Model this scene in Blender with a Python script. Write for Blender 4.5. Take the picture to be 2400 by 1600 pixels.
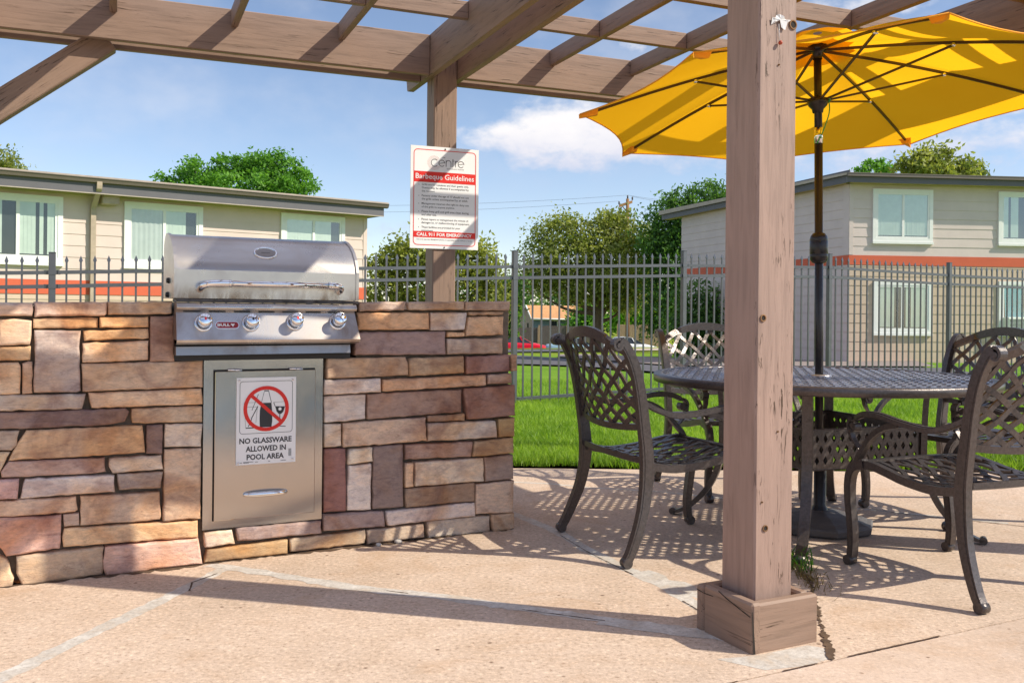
import bpy, bmesh, math, random
from mathutils import Vector, Matrix
import numpy as np
from mathutils import noise as mn
for o in list(bpy.data.objects): bpy.data.objects.remove(o)
sc = bpy.context.scene
COL = sc.collection
R = math.radians
PI = math.pi

# ------------------------------------------------------------------ camera, sky, sun, exposure
cam_d = bpy.data.cameras.new("camera")
cam = bpy.data.objects.new("camera", cam_d)
COL.objects.link(cam)
cam.location = (0, 0, 1.0)
cam.rotation_euler = Matrix.Rotation(R(90), 4, 'X').to_euler()
cam.rotation_euler = (Matrix.Rotation(R(90), 4, 'X') @ Matrix.Rotation(0.0096, 4, 'Z')).to_euler()
cam_d.sensor_width = 36.0
cam_d.lens = 36.0 * 2190 / 2400
cam_d.shift_y = -72 / 2400
cam_d.clip_start = 0.05
cam_d.clip_end = 6000
sc.camera = cam

SUN_EL = R(39.7)
SUN_H = Vector((0.9736, -0.228, 0)).normalized()
SUN_DIR = Vector((SUN_H.x * math.cos(SUN_EL), SUN_H.y * math.cos(SUN_EL), math.sin(SUN_EL)))
sun_d = bpy.data.lights.new("sun", 'SUN')
sun_d.energy = 4.0
sun_d.angle = R(0.53)
sun_d.color = (1.0, 0.92, 0.76)
sun = bpy.data.objects.new("sun", sun_d)
COL.objects.link(sun)
sun.rotation_euler = (-SUN_DIR).to_track_quat('-Z', 'Y').to_euler()
sun.location = (6, -2, 8)

sc.view_settings.view_transform = 'Standard'
sc.view_settings.look = 'None'
sc.view_settings.exposure = 0.5
sc.view_settings.gamma = 1.0
sc.render.engine = 'CYCLES'
sc.cycles.max_bounces = 8
sc.cycles.diffuse_bounces = 4
sc.cycles.transparent_max_bounces = 12
sc.cycles.caustics_reflective = False
sc.cycles.caustics_refractive = False

world = bpy.data.worlds.new("World")
sc.world = world
world.use_nodes = True
def build_world():
    nt = world.node_tree
    nt.nodes.clear()
    N = nt.nodes.new; L = nt.links.new
    def mth(op, a, b=None, c=None, clamp=False):
        n = N('ShaderNodeMath'); n.operation = op; n.use_clamp = clamp
        for i, v in enumerate((a, b, c)):
            if v is None: continue
            if isinstance(v, (int, float)): n.inputs[i].default_value = v
            else: L(v, n.inputs[i])
        return n.outputs[0]
    out = N('ShaderNodeOutputWorld'); bg = N('ShaderNodeBackground')
    sky = N('ShaderNodeTexSky'); sky.sky_type = 'NISHITA'; sky.sun_disc = False
    sky.sun_elevation = SUN_EL; sky.sun_rotation = math.atan2(SUN_H.x, SUN_H.y)
    sky.air_density = 1.0; sky.dust_density = 0.6; sky.ozone_density = 2.2; sky.altitude = 1600
    tc = N('ShaderNodeTexCoord'); sep = N('ShaderNodeSeparateXYZ'); L(tc.outputs['Generated'], sep.inputs[0])
    x, y, z = sep.outputs
    az = mth('ARCTAN2', x, y)
    el = mth('ARCSINE', z)
    comb = N('ShaderNodeCombineXYZ'); L(mth('MULTIPLY', az, 7.0), comb.inputs[0]); L(mth('MULTIPLY', el, 11.0), comb.inputs[1])
    def noise(scale, det, vec, off=0.0, rough=0.55):
        n = N('ShaderNodeTexNoise'); n.inputs['Scale'].default_value = scale; n.inputs['Detail'].default_value = det
        n.inputs['Roughness'].default_value = rough
        if off:
            m = N('ShaderNodeMapping'); m.inputs['Location'].default_value = (off, off * .7, off * 1.3); L(vec, m.inputs[0]); vec = m.outputs[0]
        L(vec, n.inputs['Vector']); return n.outputs[0]
    n1 = noise(2.3, 9, comb.outputs[0], 3.1, .6)
    n2 = noise(0.55, 4, comb.outputs[0], 7.7)
    n3 = noise(3.2, 6, comb.outputs[0], 1.3)
    # cumulus banks standing in the sky: (azimuth, elevation, half width, half height, strength)
    banks = [(0.062, 0.196, 0.060, 0.030, 1.0), (0.015, 0.178, 0.060, 0.024, 0.85), (0.115, 0.182, 0.070, 0.034, 0.9), (0.06, 0.160, 0.09, 0.018, 0.7), (-0.035, 0.168, 0.03, 0.012, 0.45), (0.20, 0.165, 0.10, 0.022, 0.6),
             (0.42, 0.165, 0.16, 0.035, 0.62), (0.50, 0.20, 0.10, 0.03, 0.5), (0.33, 0.15, 0.08, 0.03, 0.55), (0.13, 0.275, 0.035, 0.014, 0.6), (0.36, 0.30, 0.10, 0.02, 0.5),
             (-0.21, 0.17, 0.03, 0.006, 0.3), (-0.12, 0.075, 0.10, 0.03, 0.35), (0.03, 0.06, 0.12, 0.02, 0.35)]
    dens = None
    for (a, e, wa, we, st) in banks:
        da = mth('DIVIDE', mth('SUBTRACT', az, a), wa); de = mth('DIVIDE', mth('SUBTRACT', el, e), we)
        r2 = mth('ADD', mth('MULTIPLY', da, da), mth('MULTIPLY', de, de))
        g = mth('MULTIPLY', mth('POWER', 2.718, mth('MULTIPLY', r2, -0.7)), st)
        dens = g if dens is None else mth('MAXIMUM', dens, g)
    puff = mth('ADD', dens, mth('MULTIPLY', mth('SUBTRACT', n1, 0.5), 1.5))
    cov = N('ShaderNodeMapRange'); cov.interpolation_type = 'SMOOTHSTEP'; L(puff, cov.inputs[0])
    cov.inputs[1].default_value = 0.30; cov.inputs[2].default_value = 0.86
    thin = N('ShaderNodeMapRange'); thin.interpolation_type = 'SMOOTHSTEP'; L(mth('ADD', mth('MULTIPLY', n2, .7), mth('MULTIPLY', n3, .3)), thin.inputs[0])
    thin.inputs[1].default_value = 0.46; thin.inputs[2].default_value = 0.78; thin.inputs[4].default_value = 0.24
    cl = mth('MAXIMUM', mth('MULTIPLY', cov.outputs[0], 0.93), thin.outputs[0])
    # cloud light: brighter crowns, lavender-grey bases
    shade = N('ShaderNodeMapRange'); L(mth('ADD', mth('MULTIPLY', n1, 0.5), mth('MULTIPLY', mth('SUBTRACT', el, 0.155), 8.0)), shade.inputs[0])
    shade.inputs[1].default_value = 0.05; shade.inputs[2].default_value = 0.62
    ccol = N('ShaderNodeMix'); ccol.data_type = 'RGBA'; L(shade.outputs[0], ccol.inputs[0])
    ccol.inputs[6].default_value = (4.6, 4.75, 6.0, 1); ccol.inputs[7].default_value = (7.6, 7.3, 7.2, 1)
    tint = N('ShaderNodeMix'); tint.data_type = 'RGBA'; tint.blend_type = 'MULTIPLY'; tint.inputs[0].default_value = 1.0
    L(sky.outputs[0], tint.inputs[6]); tint.inputs[7].default_value = SKY_TINT
    mix = N('ShaderNodeMix'); mix.data_type = 'RGBA'; L(cl, mix.inputs[0]); L(tint.outputs[2], mix.inputs[6]); L(ccol.outputs[2], mix.inputs[7])
    # bright overcast added above the view, unseen, to fill the shadows with light
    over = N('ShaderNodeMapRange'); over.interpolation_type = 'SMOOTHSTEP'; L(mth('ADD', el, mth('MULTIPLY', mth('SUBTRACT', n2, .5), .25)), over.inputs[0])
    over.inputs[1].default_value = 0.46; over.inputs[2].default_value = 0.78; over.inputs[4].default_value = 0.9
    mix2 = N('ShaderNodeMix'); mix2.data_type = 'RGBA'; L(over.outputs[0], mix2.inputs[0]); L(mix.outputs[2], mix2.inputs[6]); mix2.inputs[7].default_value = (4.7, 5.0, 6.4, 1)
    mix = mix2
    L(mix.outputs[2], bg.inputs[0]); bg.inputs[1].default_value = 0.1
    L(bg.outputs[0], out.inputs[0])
SKY_TINT = (1.36, 1.22, 1.16, 1)
build_world()

# ------------------------------------------------------------------ helpers
def nodes(name):
    m = bpy.data.materials.new(name); m.use_nodes = True
    nt = m.node_tree; b = nt.nodes.get('Principled BSDF')
    return m, nt, b
def ramp(nt, fac, stops):
    r = nt.nodes.new('ShaderNodeValToRGB'); nt.links.new(fac, r.inputs[0])
    el = r.color_ramp.elements
    while len(el) < len(stops): el.new(0.5)
    for e, (p, c) in zip(el, stops):
        e.position = p; e.color = (*c, 1) if len(c) == 3 else c
    return r.outputs[0]
def vec(nt, scale=(1, 1, 1), coord='Object'):
    t = nt.nodes.new('ShaderNodeTexCoord'); m = nt.nodes.new('ShaderNodeMapping'); m.inputs['Scale'].default_value = scale
    nt.links.new(t.outputs[coord], m.inputs[0]); return m.outputs[0]
def nz(nt, v, scale, det=4, rough=.55, dist=0.0):
    n = nt.nodes.new('ShaderNodeTexNoise'); n.inputs['Scale'].default_value = scale; n.inputs['Detail'].default_value = det
    n.inputs['Roughness'].default_value = rough; n.inputs['Distortion'].default_value = dist
    nt.links.new(v, n.inputs['Vector']); return n.outputs[0]
def bump(nt, b, h, strength, dist=0.01):
    n = nt.nodes.new('ShaderNodeBump'); n.inputs['Strength'].default_value = strength; n.inputs['Distance'].default_value = dist
    nt.links.new(h, n.inputs['Height'])
    if b.inputs['Normal'].links: nt.links.new(b.inputs['Normal'].links[0].from_socket, n.inputs['Normal'])
    nt.links.new(n.outputs[0], b.inputs['Normal'])
def mixc(nt, fac, a, b, mode='MIX'):
    n = nt.nodes.new('ShaderNodeMix'); n.data_type = 'RGBA'; n.blend_type = mode
    for i, v in ((0, fac), (6, a), (7, b)):
        if isinstance(v, (int, float)): n.inputs[i].default_value = v
        elif isinstance(v, tuple): n.inputs[i].default_value = (*v, 1) if len(v) == 3 else v
        else: nt.links.new(v, n.inputs[i])
    return n.outputs[2]
def simple(name, c, rough=.5, metal=0.0, var=.12, scale=6.0, bmp=0.0, bscale=60.0, spec=.5, c2=None, stretch=(1, 1, 1)):
    m, nt, b = nodes(name)
    v = vec(nt, stretch)
    n = nz(nt, v, scale, 5)
    lo = c2 if c2 else tuple(x * (1 - var) for x in c); hi = tuple(min(1, x * (1 + var)) for x in c)
    nt.links.new(ramp(nt, n, [(0.3, lo), (0.7, hi)]), b.inputs['Base Color'])
    b.inputs['Roughness'].default_value = rough; b.inputs['Metallic'].default_value = metal
    b.inputs['Specular IOR Level'].default_value = spec
    if bmp: bump(nt, b, nz(nt, v, bscale, 4), bmp, .004)
    return m
def tag(o, label=None, cat=None, group=None, kind=None):
    if label: o['label'] = label
    if cat: o['category'] = cat
    if group: o['group'] = group
    if kind: o['kind'] = kind
    return o
def thing(name, label, cat, loc=(0, 0, 0), group=None):
    o = bpy.data.objects.new(name, None); o.empty_display_size = .1
    COL.objects.link(o); o.location = loc
    return tag(o, label, cat, group)
def root_of(o):
    while o.parent: o = o.parent
    return o
class MB:
    """collects verts and faces in world space (or in the local frame M) and links them as one mesh"""
    def __init__(s, M=None):
        s.v = []; s.f = []; s.c = []; s.sm = []; s.M = M
    def add(s, vs, fs, col=None, smooth=False):
        b = len(s.v)
        s.v += [tuple(s.M @ Vector(p)) for p in vs] if s.M else [tuple(p) for p in vs]
        for f in fs:
            s.f.append([b + i for i in f]); s.c.append(col); s.sm.append(smooth)
    def box(s, x0, x1, y0, y1, z0, z1, col=None):
        vs = [(x0, y0, z0), (x1, y0, z0), (x1, y1, z0), (x0, y1, z0), (x0, y0, z1), (x1, y0, z1), (x1, y1, z1), (x0, y1, z1)]
        s.add(vs, [(0, 3, 2, 1), (4, 5, 6, 7), (0, 1, 5, 4), (1, 2, 6, 5), (2, 3, 7, 6), (3, 0, 4, 7)], col)
    def bbox(s, x0, x1, y0, y1, z0, z1, r=.004, col=None):
        """box with small chamfers"""
        vs = []; X = (x0, x1); Y = (y0, y1); Z = (z0, z1)
        bm = bmesh.new(); bmesh.ops.create_cube(bm, size=1)
        for v in bm.verts: v.co = Vector((x0 + (v.co.x + .5) * (x1 - x0), y0 + (v.co.y + .5) * (y1 - y0), z0 + (v.co.z + .5) * (z1 - z0)))
        bmesh.ops.bevel(bm, geom=list(bm.edges), offset=r, segments=1, affect='EDGES')
        s.bm(bm, col)
    def bm(s, bm, col=None, smooth=False):
        bm.verts.index_update()
        s.add([v.co.copy() for v in bm.verts], [[v.index for v in f.verts] for f in bm.faces], col, smooth); bm.free()
    def tube(s, pts, rad, n=8, cap=True, sx=1.0, up=None, col=None, smooth=True):
        """tube along pts; rad number or list; up fixes the section, sx scales it across up"""
        pts = [Vector(p) for p in pts]; m = len(pts)
        rs = rad if isinstance(rad, (list, tuple)) else [rad] * m
        vs = []; prev = None
        for i, p in enumerate(pts):
            t = (pts[min(i + 1, m - 1)] - pts[max(i - 1, 0)])
            t = t.normalized() if t.length > 1e-9 else Vector((0, 0, 1))
            if up is not None: a = Vector(up)
            elif prev is not None: a = prev
            else: a = Vector((0, 0, 1)) if abs(t.z) < .9 else Vector((1, 0, 0))
            a = (a - t * a.dot(t))
            a = a.normalized() if a.length > 1e-6 else t.orthogonal().normalized()
            prev = a; b = t.cross(a)
            for k in range(n):
                an = 2 * PI * (k + .5) / n
                vs.append(p + a * math.cos(an) * rs[i] + b * math.sin(an) * rs[i] * sx)
        fs = []
        for i in range(m - 1):
            for k in range(n):
                k2 = (k + 1) % n
                fs.append((i * n + k, i * n + k2, (i + 1) * n + k2, (i + 1) * n + k))
        s.add(vs, fs, col, smooth)
        if cap:
            b0 = len(s.v) - len(vs)
            s.f.append([b0 + k for k in range(n)][::-1]); s.c.append(col); s.sm.append(False)
            s.f.append([b0 + (m - 1) * n + k for k in range(n)]); s.c.append(col); s.sm.append(False)
    def strap(s, pts, wv, th, col=None):
        """flat bar: pts centre line, wv list of half-width vectors, th list of half-thickness vectors"""
        vs = []
        for p, w, t in zip(pts, wv, th): vs += [p - w - t, p + w - t, p + w + t, p - w + t]
        m = len(pts); fs = [(0, 3, 2, 1), (4 * m - 4, 4 * m - 3, 4 * m - 2, 4 * m - 1)]
        for i in range(m - 1):
            a = 4 * i; b = a + 4
            fs += [(a, a + 1, b + 1, b), (a + 1, a + 2, b + 2, b + 1), (a + 2, a + 3, b + 3, b + 2), (a + 3, a, b, b + 3)]
        s.add(vs, fs, col)
    def lathe(s, prof, c=(0, 0, 0), n=24, axis=None, col=None, smooth=True):
        """prof: (radius, height) list around axis through c"""
        ax = Vector(axis or (0, 0, 1)).normalized(); a = ax.orthogonal().normalized(); b = ax.cross(a); c = Vector(c)
        vs = []; m = len(prof)
        for r, h in prof:
            for k in range(n):
                an = 2 * PI * k / n; vs.append(c + ax * h + (a * math.cos(an) + b * math.sin(an)) * r)
        fs = [(i * n + k, i * n + (k + 1) % n, (i + 1) * n + (k + 1) % n, (i + 1) * n + k) for i in range(m - 1) for k in range(n)]
        s.add(vs, fs, col, smooth)
    def ext(s, poly, y0, y1, col=None, smooth=False):
        """polygon of (x, z) pushed from y0 to y1"""
        n = len(poly)
        vs = [(p[0], y0, p[1]) for p in poly] + [(p[0], y1, p[1]) for p in poly]
        fs = [tuple(range(n)), tuple(range(2 * n - 1, n - 1, -1))]
        s.add(vs, fs, col)
        s.add(vs, [(i, i + n, (i + 1) % n + n, (i + 1) % n) for i in range(n)], col, smooth)
    def build(s, name, m, parent=None, fix=True):
        me = bpy.data.meshes.new(name)
        off = root_of(parent).location if parent else Vector((0, 0, 0))
        me.from_pydata([(p[0] - off[0], p[1] - off[1], p[2] - off[2]) for p in s.v], [], s.f)
        for m_ in (m if isinstance(m, (list, tuple)) else [m]): me.materials.append(m_)
        me.polygons.foreach_set('use_smooth', s.sm)
        if any(c is not None for c in s.c):
            at = me.color_attributes.new('Col', 'FLOAT_COLOR', 'CORNER')
            buf = []
            for p, c in zip(me.polygons, s.c):
                c = c or (1, 1, 1)
                buf += [c[0], c[1], c[2], 1.0] * p.loop_total
            at.data.foreach_set('color', buf)
        if fix and len(s.f) < 60000:
            bm = bmesh.new(); bm.from_mesh(me); bmesh.ops.recalc_face_normals(bm, faces=bm.faces); bm.to_mesh(me); bm.free()
        o = bpy.data.objects.new(name, me); COL.objects.link(o)
        if parent: o.parent = parent
        return o
def text_poly(body, width, height=None, bold=0.0, align='CENTER', spacing=1.0):
    """text outline as (verts2d, faces), scaled to the given width (and height)"""
    cu = bpy.data.curves.new('lettering', 'FONT'); cu.body = body; cu.size = 1; cu.offset = bold; cu.resolution_u = 2
    cu.space_character = spacing
    ob = bpy.data.objects.new('lettering', cu); COL.objects.link(ob)
    dg = bpy.context.evaluated_depsgraph_get(); me = bpy.data.meshes.new_from_object(ob.evaluated_get(dg))
    vs = [tuple(v.co) for v in me.vertices]; fs = [list(p.vertices) for p in me.polygons]
    bpy.data.objects.remove(ob); bpy.data.curves.remove(cu); bpy.data.meshes.remove(me)
    x0 = min(v[0] for v in vs); x1 = max(v[0] for v in vs); y0 = min(v[1] for v in vs); y1 = max(v[1] for v in vs)
    k = width / (x1 - x0); ky = height / (y1 - y0) if height else k
    return [((v[0] - x0) * k, (v[1] - (y0 if height else 0)) * ky) for v in vs], fs
def put_text(mb, body, x, z, y, width, height=None, bold=0.0, spacing=1.0):
    """flat lettering in the local x-z plane, left edge x, base z"""
    vs, fs = text_poly(body, width, height, bold, spacing=spacing)
    mb.add([(x + a, y, z + b) for a, b in vs], fs)
def bez(pts, n=6):
    """smooth line through pts (Catmull-Rom)"""
    P = [Vector(p) for p in pts]; P = [P[0] * 2 - P[1]] + P + [P[-1] * 2 - P[-2]]; out = []
    for i in range(1, len(P) - 2):
        for k in range(n):
            t = k / n; a, b, c, d = P[i - 1:i + 3]
            out.append(.5 * ((2 * b) + (c - a) * t + (2 * a - 5 * b + 4 * c - d) * t * t + (3 * b - a - 3 * c + d) * t ** 3))
    return out + [P[-2]]

# ------------------------------------------------------------------ materials
def wood_mat(name, base, worn=0.0):
    m, nt, b = nodes(name)
    v = vec(nt, (1.2, 14, 14)); v1 = vec(nt, (1, 1, 1))
    g = nz(nt, v, 3.0, 6, .6, .6); big = nz(nt, v1, 2.2, 3)
    c = ramp(nt, g, [(0.3, tuple(x * .60 for x in base)), (0.5, base), (0.72, tuple(min(1, x * 1.2) for x in base))])
    c = mixc(nt, 0.45, c, ramp(nt, big, [(0.3, tuple(x * .86 for x in base)), (0.7, (base[0] * 1.12, base[1] * 1.06, base[2] * 1.02))]))
    # checks and weathered grain lines
    v2 = vec(nt, (2.2 + 3.5 * worn, 42, 42)); cr = nz(nt, v2, 2.0, 4, .65, .8)
    reg = nz(nt, vec(nt, (1, 4, 4)), 2.6, 3)
    sub = nt.nodes.new('ShaderNodeMath'); sub.operation = 'MULTIPLY'
    l1 = ramp(nt, cr, [(0.585 - .015 * worn, (0, 0, 0)), (0.65 - .02 * worn, (1, 1, 1))]); l2 = ramp(nt, reg, [(0.44, (0, 0, 0)), (0.60, (1, 1, 1))])
    nt.links.new(l1, sub.inputs[0]); nt.links.new(l2, sub.inputs[1])
    wear = sub.outputs[0]
    if worn:                                                 # the weather side of the post (its local -z face) has flaked most
        tw = nt.nodes.new('ShaderNodeTexCoord'); sw = nt.nodes.new('ShaderNodeSeparateXYZ'); nt.links.new(tw.outputs['Object'], sw.inputs[0])
        lw = nt.nodes.new('ShaderNodeMapRange'); nt.links.new(sw.outputs[2], lw.inputs[0]); lw.inputs[1].default_value = -.05; lw.inputs[2].default_value = -.072
        mw = nt.nodes.new('ShaderNodeMath'); mw.operation = 'MULTIPLY'; nt.links.new(wear, mw.inputs[0]); nt.links.new(lw.outputs[0], mw.inputs[1]); wear = mw.outputs[0]
    c = mixc(nt, wear, c, (.07, .04, .025))
    # knots
    vo = nt.nodes.new('ShaderNodeTexVoronoi'); vo.inputs['Scale'].default_value = 3.0; nt.links.new(vec(nt, (.55, 1.3, 1.3)), vo.inputs['Vector'])
    k = ramp(nt, vo.outputs['Distance'], [(0.02, (1, 1, 1)), (0.055, (0, 0, 0))])
    kk = nt.nodes.new('ShaderNodeMath'); kk.operation = 'MULTIPLY'; nt.links.new(k, kk.inputs[0])
    nt.links.new(ramp(nt, cr, [(0.4, (0, 0, 0)), (0.6, (1, 1, 1))]), kk.inputs[1])
    c = mixc(nt, kk.outputs[0], c, (.09, .05, .03))
    nt.links.new(c, b.inputs['Base Color']); b.inputs['Roughness'].default_value = .62; b.inputs['Specular IOR Level'].default_value = .35
    bump(nt, b, g, .35, .004); bump(nt, b, cr, .25, .003)
    return m
M = {}
WB = (.285, .194, .146)
M['wood'] = wood_mat('painted_timber', WB)
M['wood_worn'] = wood_mat('weathered_timber', (.34, .235, .195), 1.0)
M['hole'] = simple('dark_hole', (.02, .015, .012), .9)

def stone_mat():
    m, nt, b = nodes('ledge_stone')
    at = nt.nodes.new('ShaderNodeAttribute'); at.attribute_name = 'Col'
    v = vec(nt); vs = vec(nt, (1, 1, 2.4))
    n1 = nz(nt, vs, 19, 7, .68, .5); n2 = nz(nt, v, 5.5, 4, .5, .6); n3 = nz(nt, vs, 48, 6, .7, .3)
    warm = ramp(nt, n1, [(0.28, (.66, .60, .60)), (0.44, (.98, .97, .97)), (0.60, (1.16, 1.12, 1.06)), (0.78, (1.34, 1.26, 1.14))])
    c = mixc(nt, 1.0, at.outputs['Color'], warm, 'MULTIPLY')
    blot = ramp(nt, n2, [(0.42, (0, 0, 0)), (0.66, (.75, .75, .75))])
    c = mixc(nt, blot, c, mixc(nt, 1.0, c, (.86, .62, .40), 'MULTIPLY'))
    dk = ramp(nt, nz(nt, v, 5.0, 6, .6, .9), [(0.47, (0, 0, 0)), (0.66, (.95, .95, .95))])
    c = mixc(nt, dk, c, mixc(nt, 1.0, c, (.60, .52, .54), 'MULTIPLY'))
    vein = ramp(nt, nz(nt, vec(nt, (1, 1, 3.5)), 5, 7, .6, 2.2), [(0.492, (0, 0, 0)), (0.5, (.38, .38, .38)), (0.508, (0, 0, 0))])
    c = mixc(nt, vein, c, (.16, .10, .07))
    nt.links.new(c, b.inputs['Base Color']); b.inputs['Roughness'].default_value = .85; b.inputs['Specular IOR Level'].default_value = .25
    c2_ = mixc(nt, .35, c, mixc(nt, 1.0, c, ramp(nt, n3, [(.3, (.62, .58, .55)), (.5, (1, 1, 1)), (.7, (1.32, 1.3, 1.27))]), 'MULTIPLY')); nt.links.new(c2_, b.inputs['Base Color'])
    bump(nt, b, n1, .45, .007); bump(nt, b, n3, .4, .003); bump(nt, b, nz(nt, vec(nt, (1, 1, 1.8)), 7, 7, .6, .8), .5, .012); bump(nt, b, nz(nt, vec(nt, (1, 1, 3)), 9, 8, .6, 1.5), .16, .006)
    return m
M['stone'] = stone_mat()
M['mortar'] = simple('mortar', (.20, .16, .125), .95, 0, .3, 20, .6, 90)

def concrete_mat(name, base, rot=0.0, speck=1.0):
    m, nt, b = nodes(name)
    v = vec(nt, (1, 1, 1)); v2 = vec(nt, (1, 3.2, 1))
    big = nz(nt, v, 1.3, 6, .6, .3); mid = nz(nt, v, 7, 5, .6); fine = nz(nt, v, 62, 3, .8); st = nz(nt, v2, 24, 6, .75, .8)
    c = ramp(nt, big, [(0.30, tuple(x * .74 for x in base)), (0.48, base), (0.70, (base[0] * 1.12, base[1] * 1.13, base[2] * 1.16))])
    c = mixc(nt, .5, c, ramp(nt, mid, [(0.3, (base[0] * .84, base[1] * .78, base[2] * .70)), (0.68, (base[0] * 1.1, base[1] * 1.1, base[2] * 1.1))]))
    f = ramp(nt, fine, [(0.30, (.52, .46, .42)), (0.43, (.93, .92, .91)), (0.56, (1.06, 1.06, 1.05)), (0.70, (1.5, 1.48, 1.44))])
    c = mixc(nt, .9 * speck, c, mixc(nt, 1.0, c, f, 'MULTIPLY'))
    # pitted aggregate and broom marks
    pit = ramp(nt, st, [(0.60, (0, 0, 0)), (0.66, (1, 1, 1))])
    pm = nt.nodes.new('ShaderNodeMath'); pm.operation = 'MULTIPLY'; nt.links.new(pit, pm.inputs[0])
    nt.links.new(ramp(nt, mid, [(0.4, (.1, .1, .1)), (0.6, (.9, .9, .9))]), pm.inputs[1])
    c = mixc(nt, pm.outputs[0], c, (base[0] * .52, base[1] * .44, base[2] * .40))
    vo = nt.nodes.new('ShaderNodeTexVoronoi'); vo.inputs['Scale'].default_value = 21; nt.links.new(v, vo.inputs['Vector'])
    vm = nt.nodes.new('ShaderNodeMath'); vm.operation = 'MULTIPLY'
    nt.links.new(ramp(nt, vo.outputs['Distance'], [(0.10, (1, 1, 1)), (0.19, (0, 0, 0))]), vm.inputs[0])
    nt.links.new(ramp(nt, nz(nt, v, 11, 2), [(0.56, (0, 0, 0)), (0.62, (.85, .85, .85))]), vm.inputs[1])
    c = mixc(nt, vm.outputs[0], c, (.15, .09, .06))
    rust = ramp(nt, nz(nt, vec(nt, (1, 1, 1)), 2.6, 6, .65, .8), [(0.54, (0, 0, 0)), (0.74, (.6, .6, .6))])
    c = mixc(nt, rust, c, (base[0] * .84, base[1] * .70, base[2] * .54))
    nt.links.new(c, b.inputs['Base Color']); b.inputs['Roughness'].default_value = .9; b.inputs['Specular IOR Level'].default_value = .2
    bump(nt, b, fine, .3, .003); bump(nt, b, st, .35, .004)
    return m
M['patio'] = concrete_mat('tan_concrete', (.57, .445, .355))
M['deck'] = concrete_mat('smooth_tan_concrete', (.58, .455, .37), speck=.5)
def grout_mat():
    m, nt, b = nodes('grey_patching_grout')
    v = vec(nt); e = nz(nt, v, 9, 6, .65, .4); f = nz(nt, v, 60, 4, .75)
    c = ramp(nt, e, [(.34, (.50, .42, .345)), (.48, (.50, .455, .41)), (.66, (.62, .58, .535))])
    c = mixc(nt, .7, c, mixc(nt, 1.0, c, ramp(nt, f, [(.3, (.62, .58, .54)), (.45, (.97, .97, .97)), (.7, (1.3, 1.3, 1.28))]), 'MULTIPLY'))
    nt.links.new(c, b.inputs['Base Color']); b.inputs['Roughness'].default_value = .92; b.inputs['Specular IOR Level'].default_value = .2
    bump(nt, b, f, .3, .003); return m
M['grout'] = grout_mat()
M['crack'] = simple('crack_dirt', (.10, .06, .035), .95, 0, .4, 30)
M['asphalt'] = simple('asphalt', (.10, .095, .11), .9, 0, .15, 3, .3, 80)
M['sidewalk'] = simple('pale_concrete', (.5, .42, .34), .9)
M['rubble'] = simple('rubble_rock', (.26, .21, .19), .9, 0, .5, 40, .5)

def steel_mat(name, base, rough, blotch=.25, aniso=(30, 1, 1), tint=(.5, .42, .36), stain=None):
    m, nt, b = nodes(name)
    v = vec(nt); st = nz(nt, vec(nt, aniso), 6, 5, .6)
    n = nz(nt, v, 5.5, 6, .62, .8)
    c = mixc(nt, ramp(nt, n, [(0.45, (0, 0, 0)), (0.75, (blotch * 2, blotch * 2, blotch * 2))]), base, tint)
    if stain:                                                # baked-on grease creeping up from the lower edge
        t = nt.nodes.new('ShaderNodeTexCoord'); sp = nt.nodes.new('ShaderNodeSeparateXYZ'); nt.links.new(t.outputs['Object'], sp.inputs[0])
        mr0 = nt.nodes.new('ShaderNodeMapRange'); nt.links.new(sp.outputs[2], mr0.inputs[0]); mr0.inputs[1].default_value = stain[1]; mr0.inputs[2].default_value = stain[0]
        mm = nt.nodes.new('ShaderNodeMath'); mm.operation = 'MULTIPLY'; nt.links.new(mr0.outputs[0], mm.inputs[0])
        nt.links.new(ramp(nt, nz(nt, vec(nt, (1, 1, .35)), 16, 6, .65, .5), [(.40, (0, 0, 0)), (.62, (.9, .9, .9))]), mm.inputs[1])
        c = mixc(nt, mm.outputs[0], c, (.17, .11, .07))
    nt.links.new(c, b.inputs['Base Color']); b.inputs['Metallic'].default_value = .93
    mr = nt.nodes.new('ShaderNodeMapRange'); nt.links.new(n, mr.inputs[0]); mr.inputs[1].default_value = .3; mr.inputs[2].default_value = .75
    mr.inputs[3].default_value = rough * .85; mr.inputs[4].default_value = rough * 1.35
    nt.links.new(mr.outputs[0], b.inputs['Roughness'])
    bump(nt, b, st, .02, .001)
    return m
M['hood'] = steel_mat('brushed_steel_hood', (.55, .52, .50), .28, .25, stain=(.232, .30))
M['panel'] = steel_mat('stained_steel_panel', (.56, .53, .51), .27, .5, tint=(.36, .28, .23))
M['tray'] = steel_mat('stained_steel_tray', (.36, .33, .31), .33, .5, tint=(.2, .15, .12))
M['door'] = steel_mat('brushed_steel_door', (.50, .46, .43), .15, .25, aniso=(1, 1, 30), tint=(.5, .46, .42))
M['chrome'] = simple('chrome', (.82, .82, .84), .07, 1.0, .02)
M['soot'] = simple('sooty_steel', (.10, .085, .08), .5, .7, .5, 25)
M['black'] = simple('black_paint', (.018, .016, .016), .5)
M['white'] = simple('sign_white', (.88, .88, .88), .45, 0, .03)
M['red'] = simple('sign_red', (.74, .02, .012), .45, 0, .04)
M['ink'] = simple('sign_ink', (.03, .03, .035), .5)
M['grey_ink'] = simple('sign_grey_ink', (.16, .15, .15), .5)
M['pink_ink'] = simple('sign_pink_ink', (.72, .50, .47), .5)
M['badge'] = simple('badge_red', (.30, .012, .015), .25)
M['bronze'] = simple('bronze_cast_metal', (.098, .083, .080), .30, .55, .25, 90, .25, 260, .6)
M['bronze_lit_top'] = simple('bronze_lit_table_metal', (.34, .33, .36), .27, .6, .2, 60, .2, 240, .6)  # lighter bronze for the tabletop, sun and sky sheen put into the colour
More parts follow.
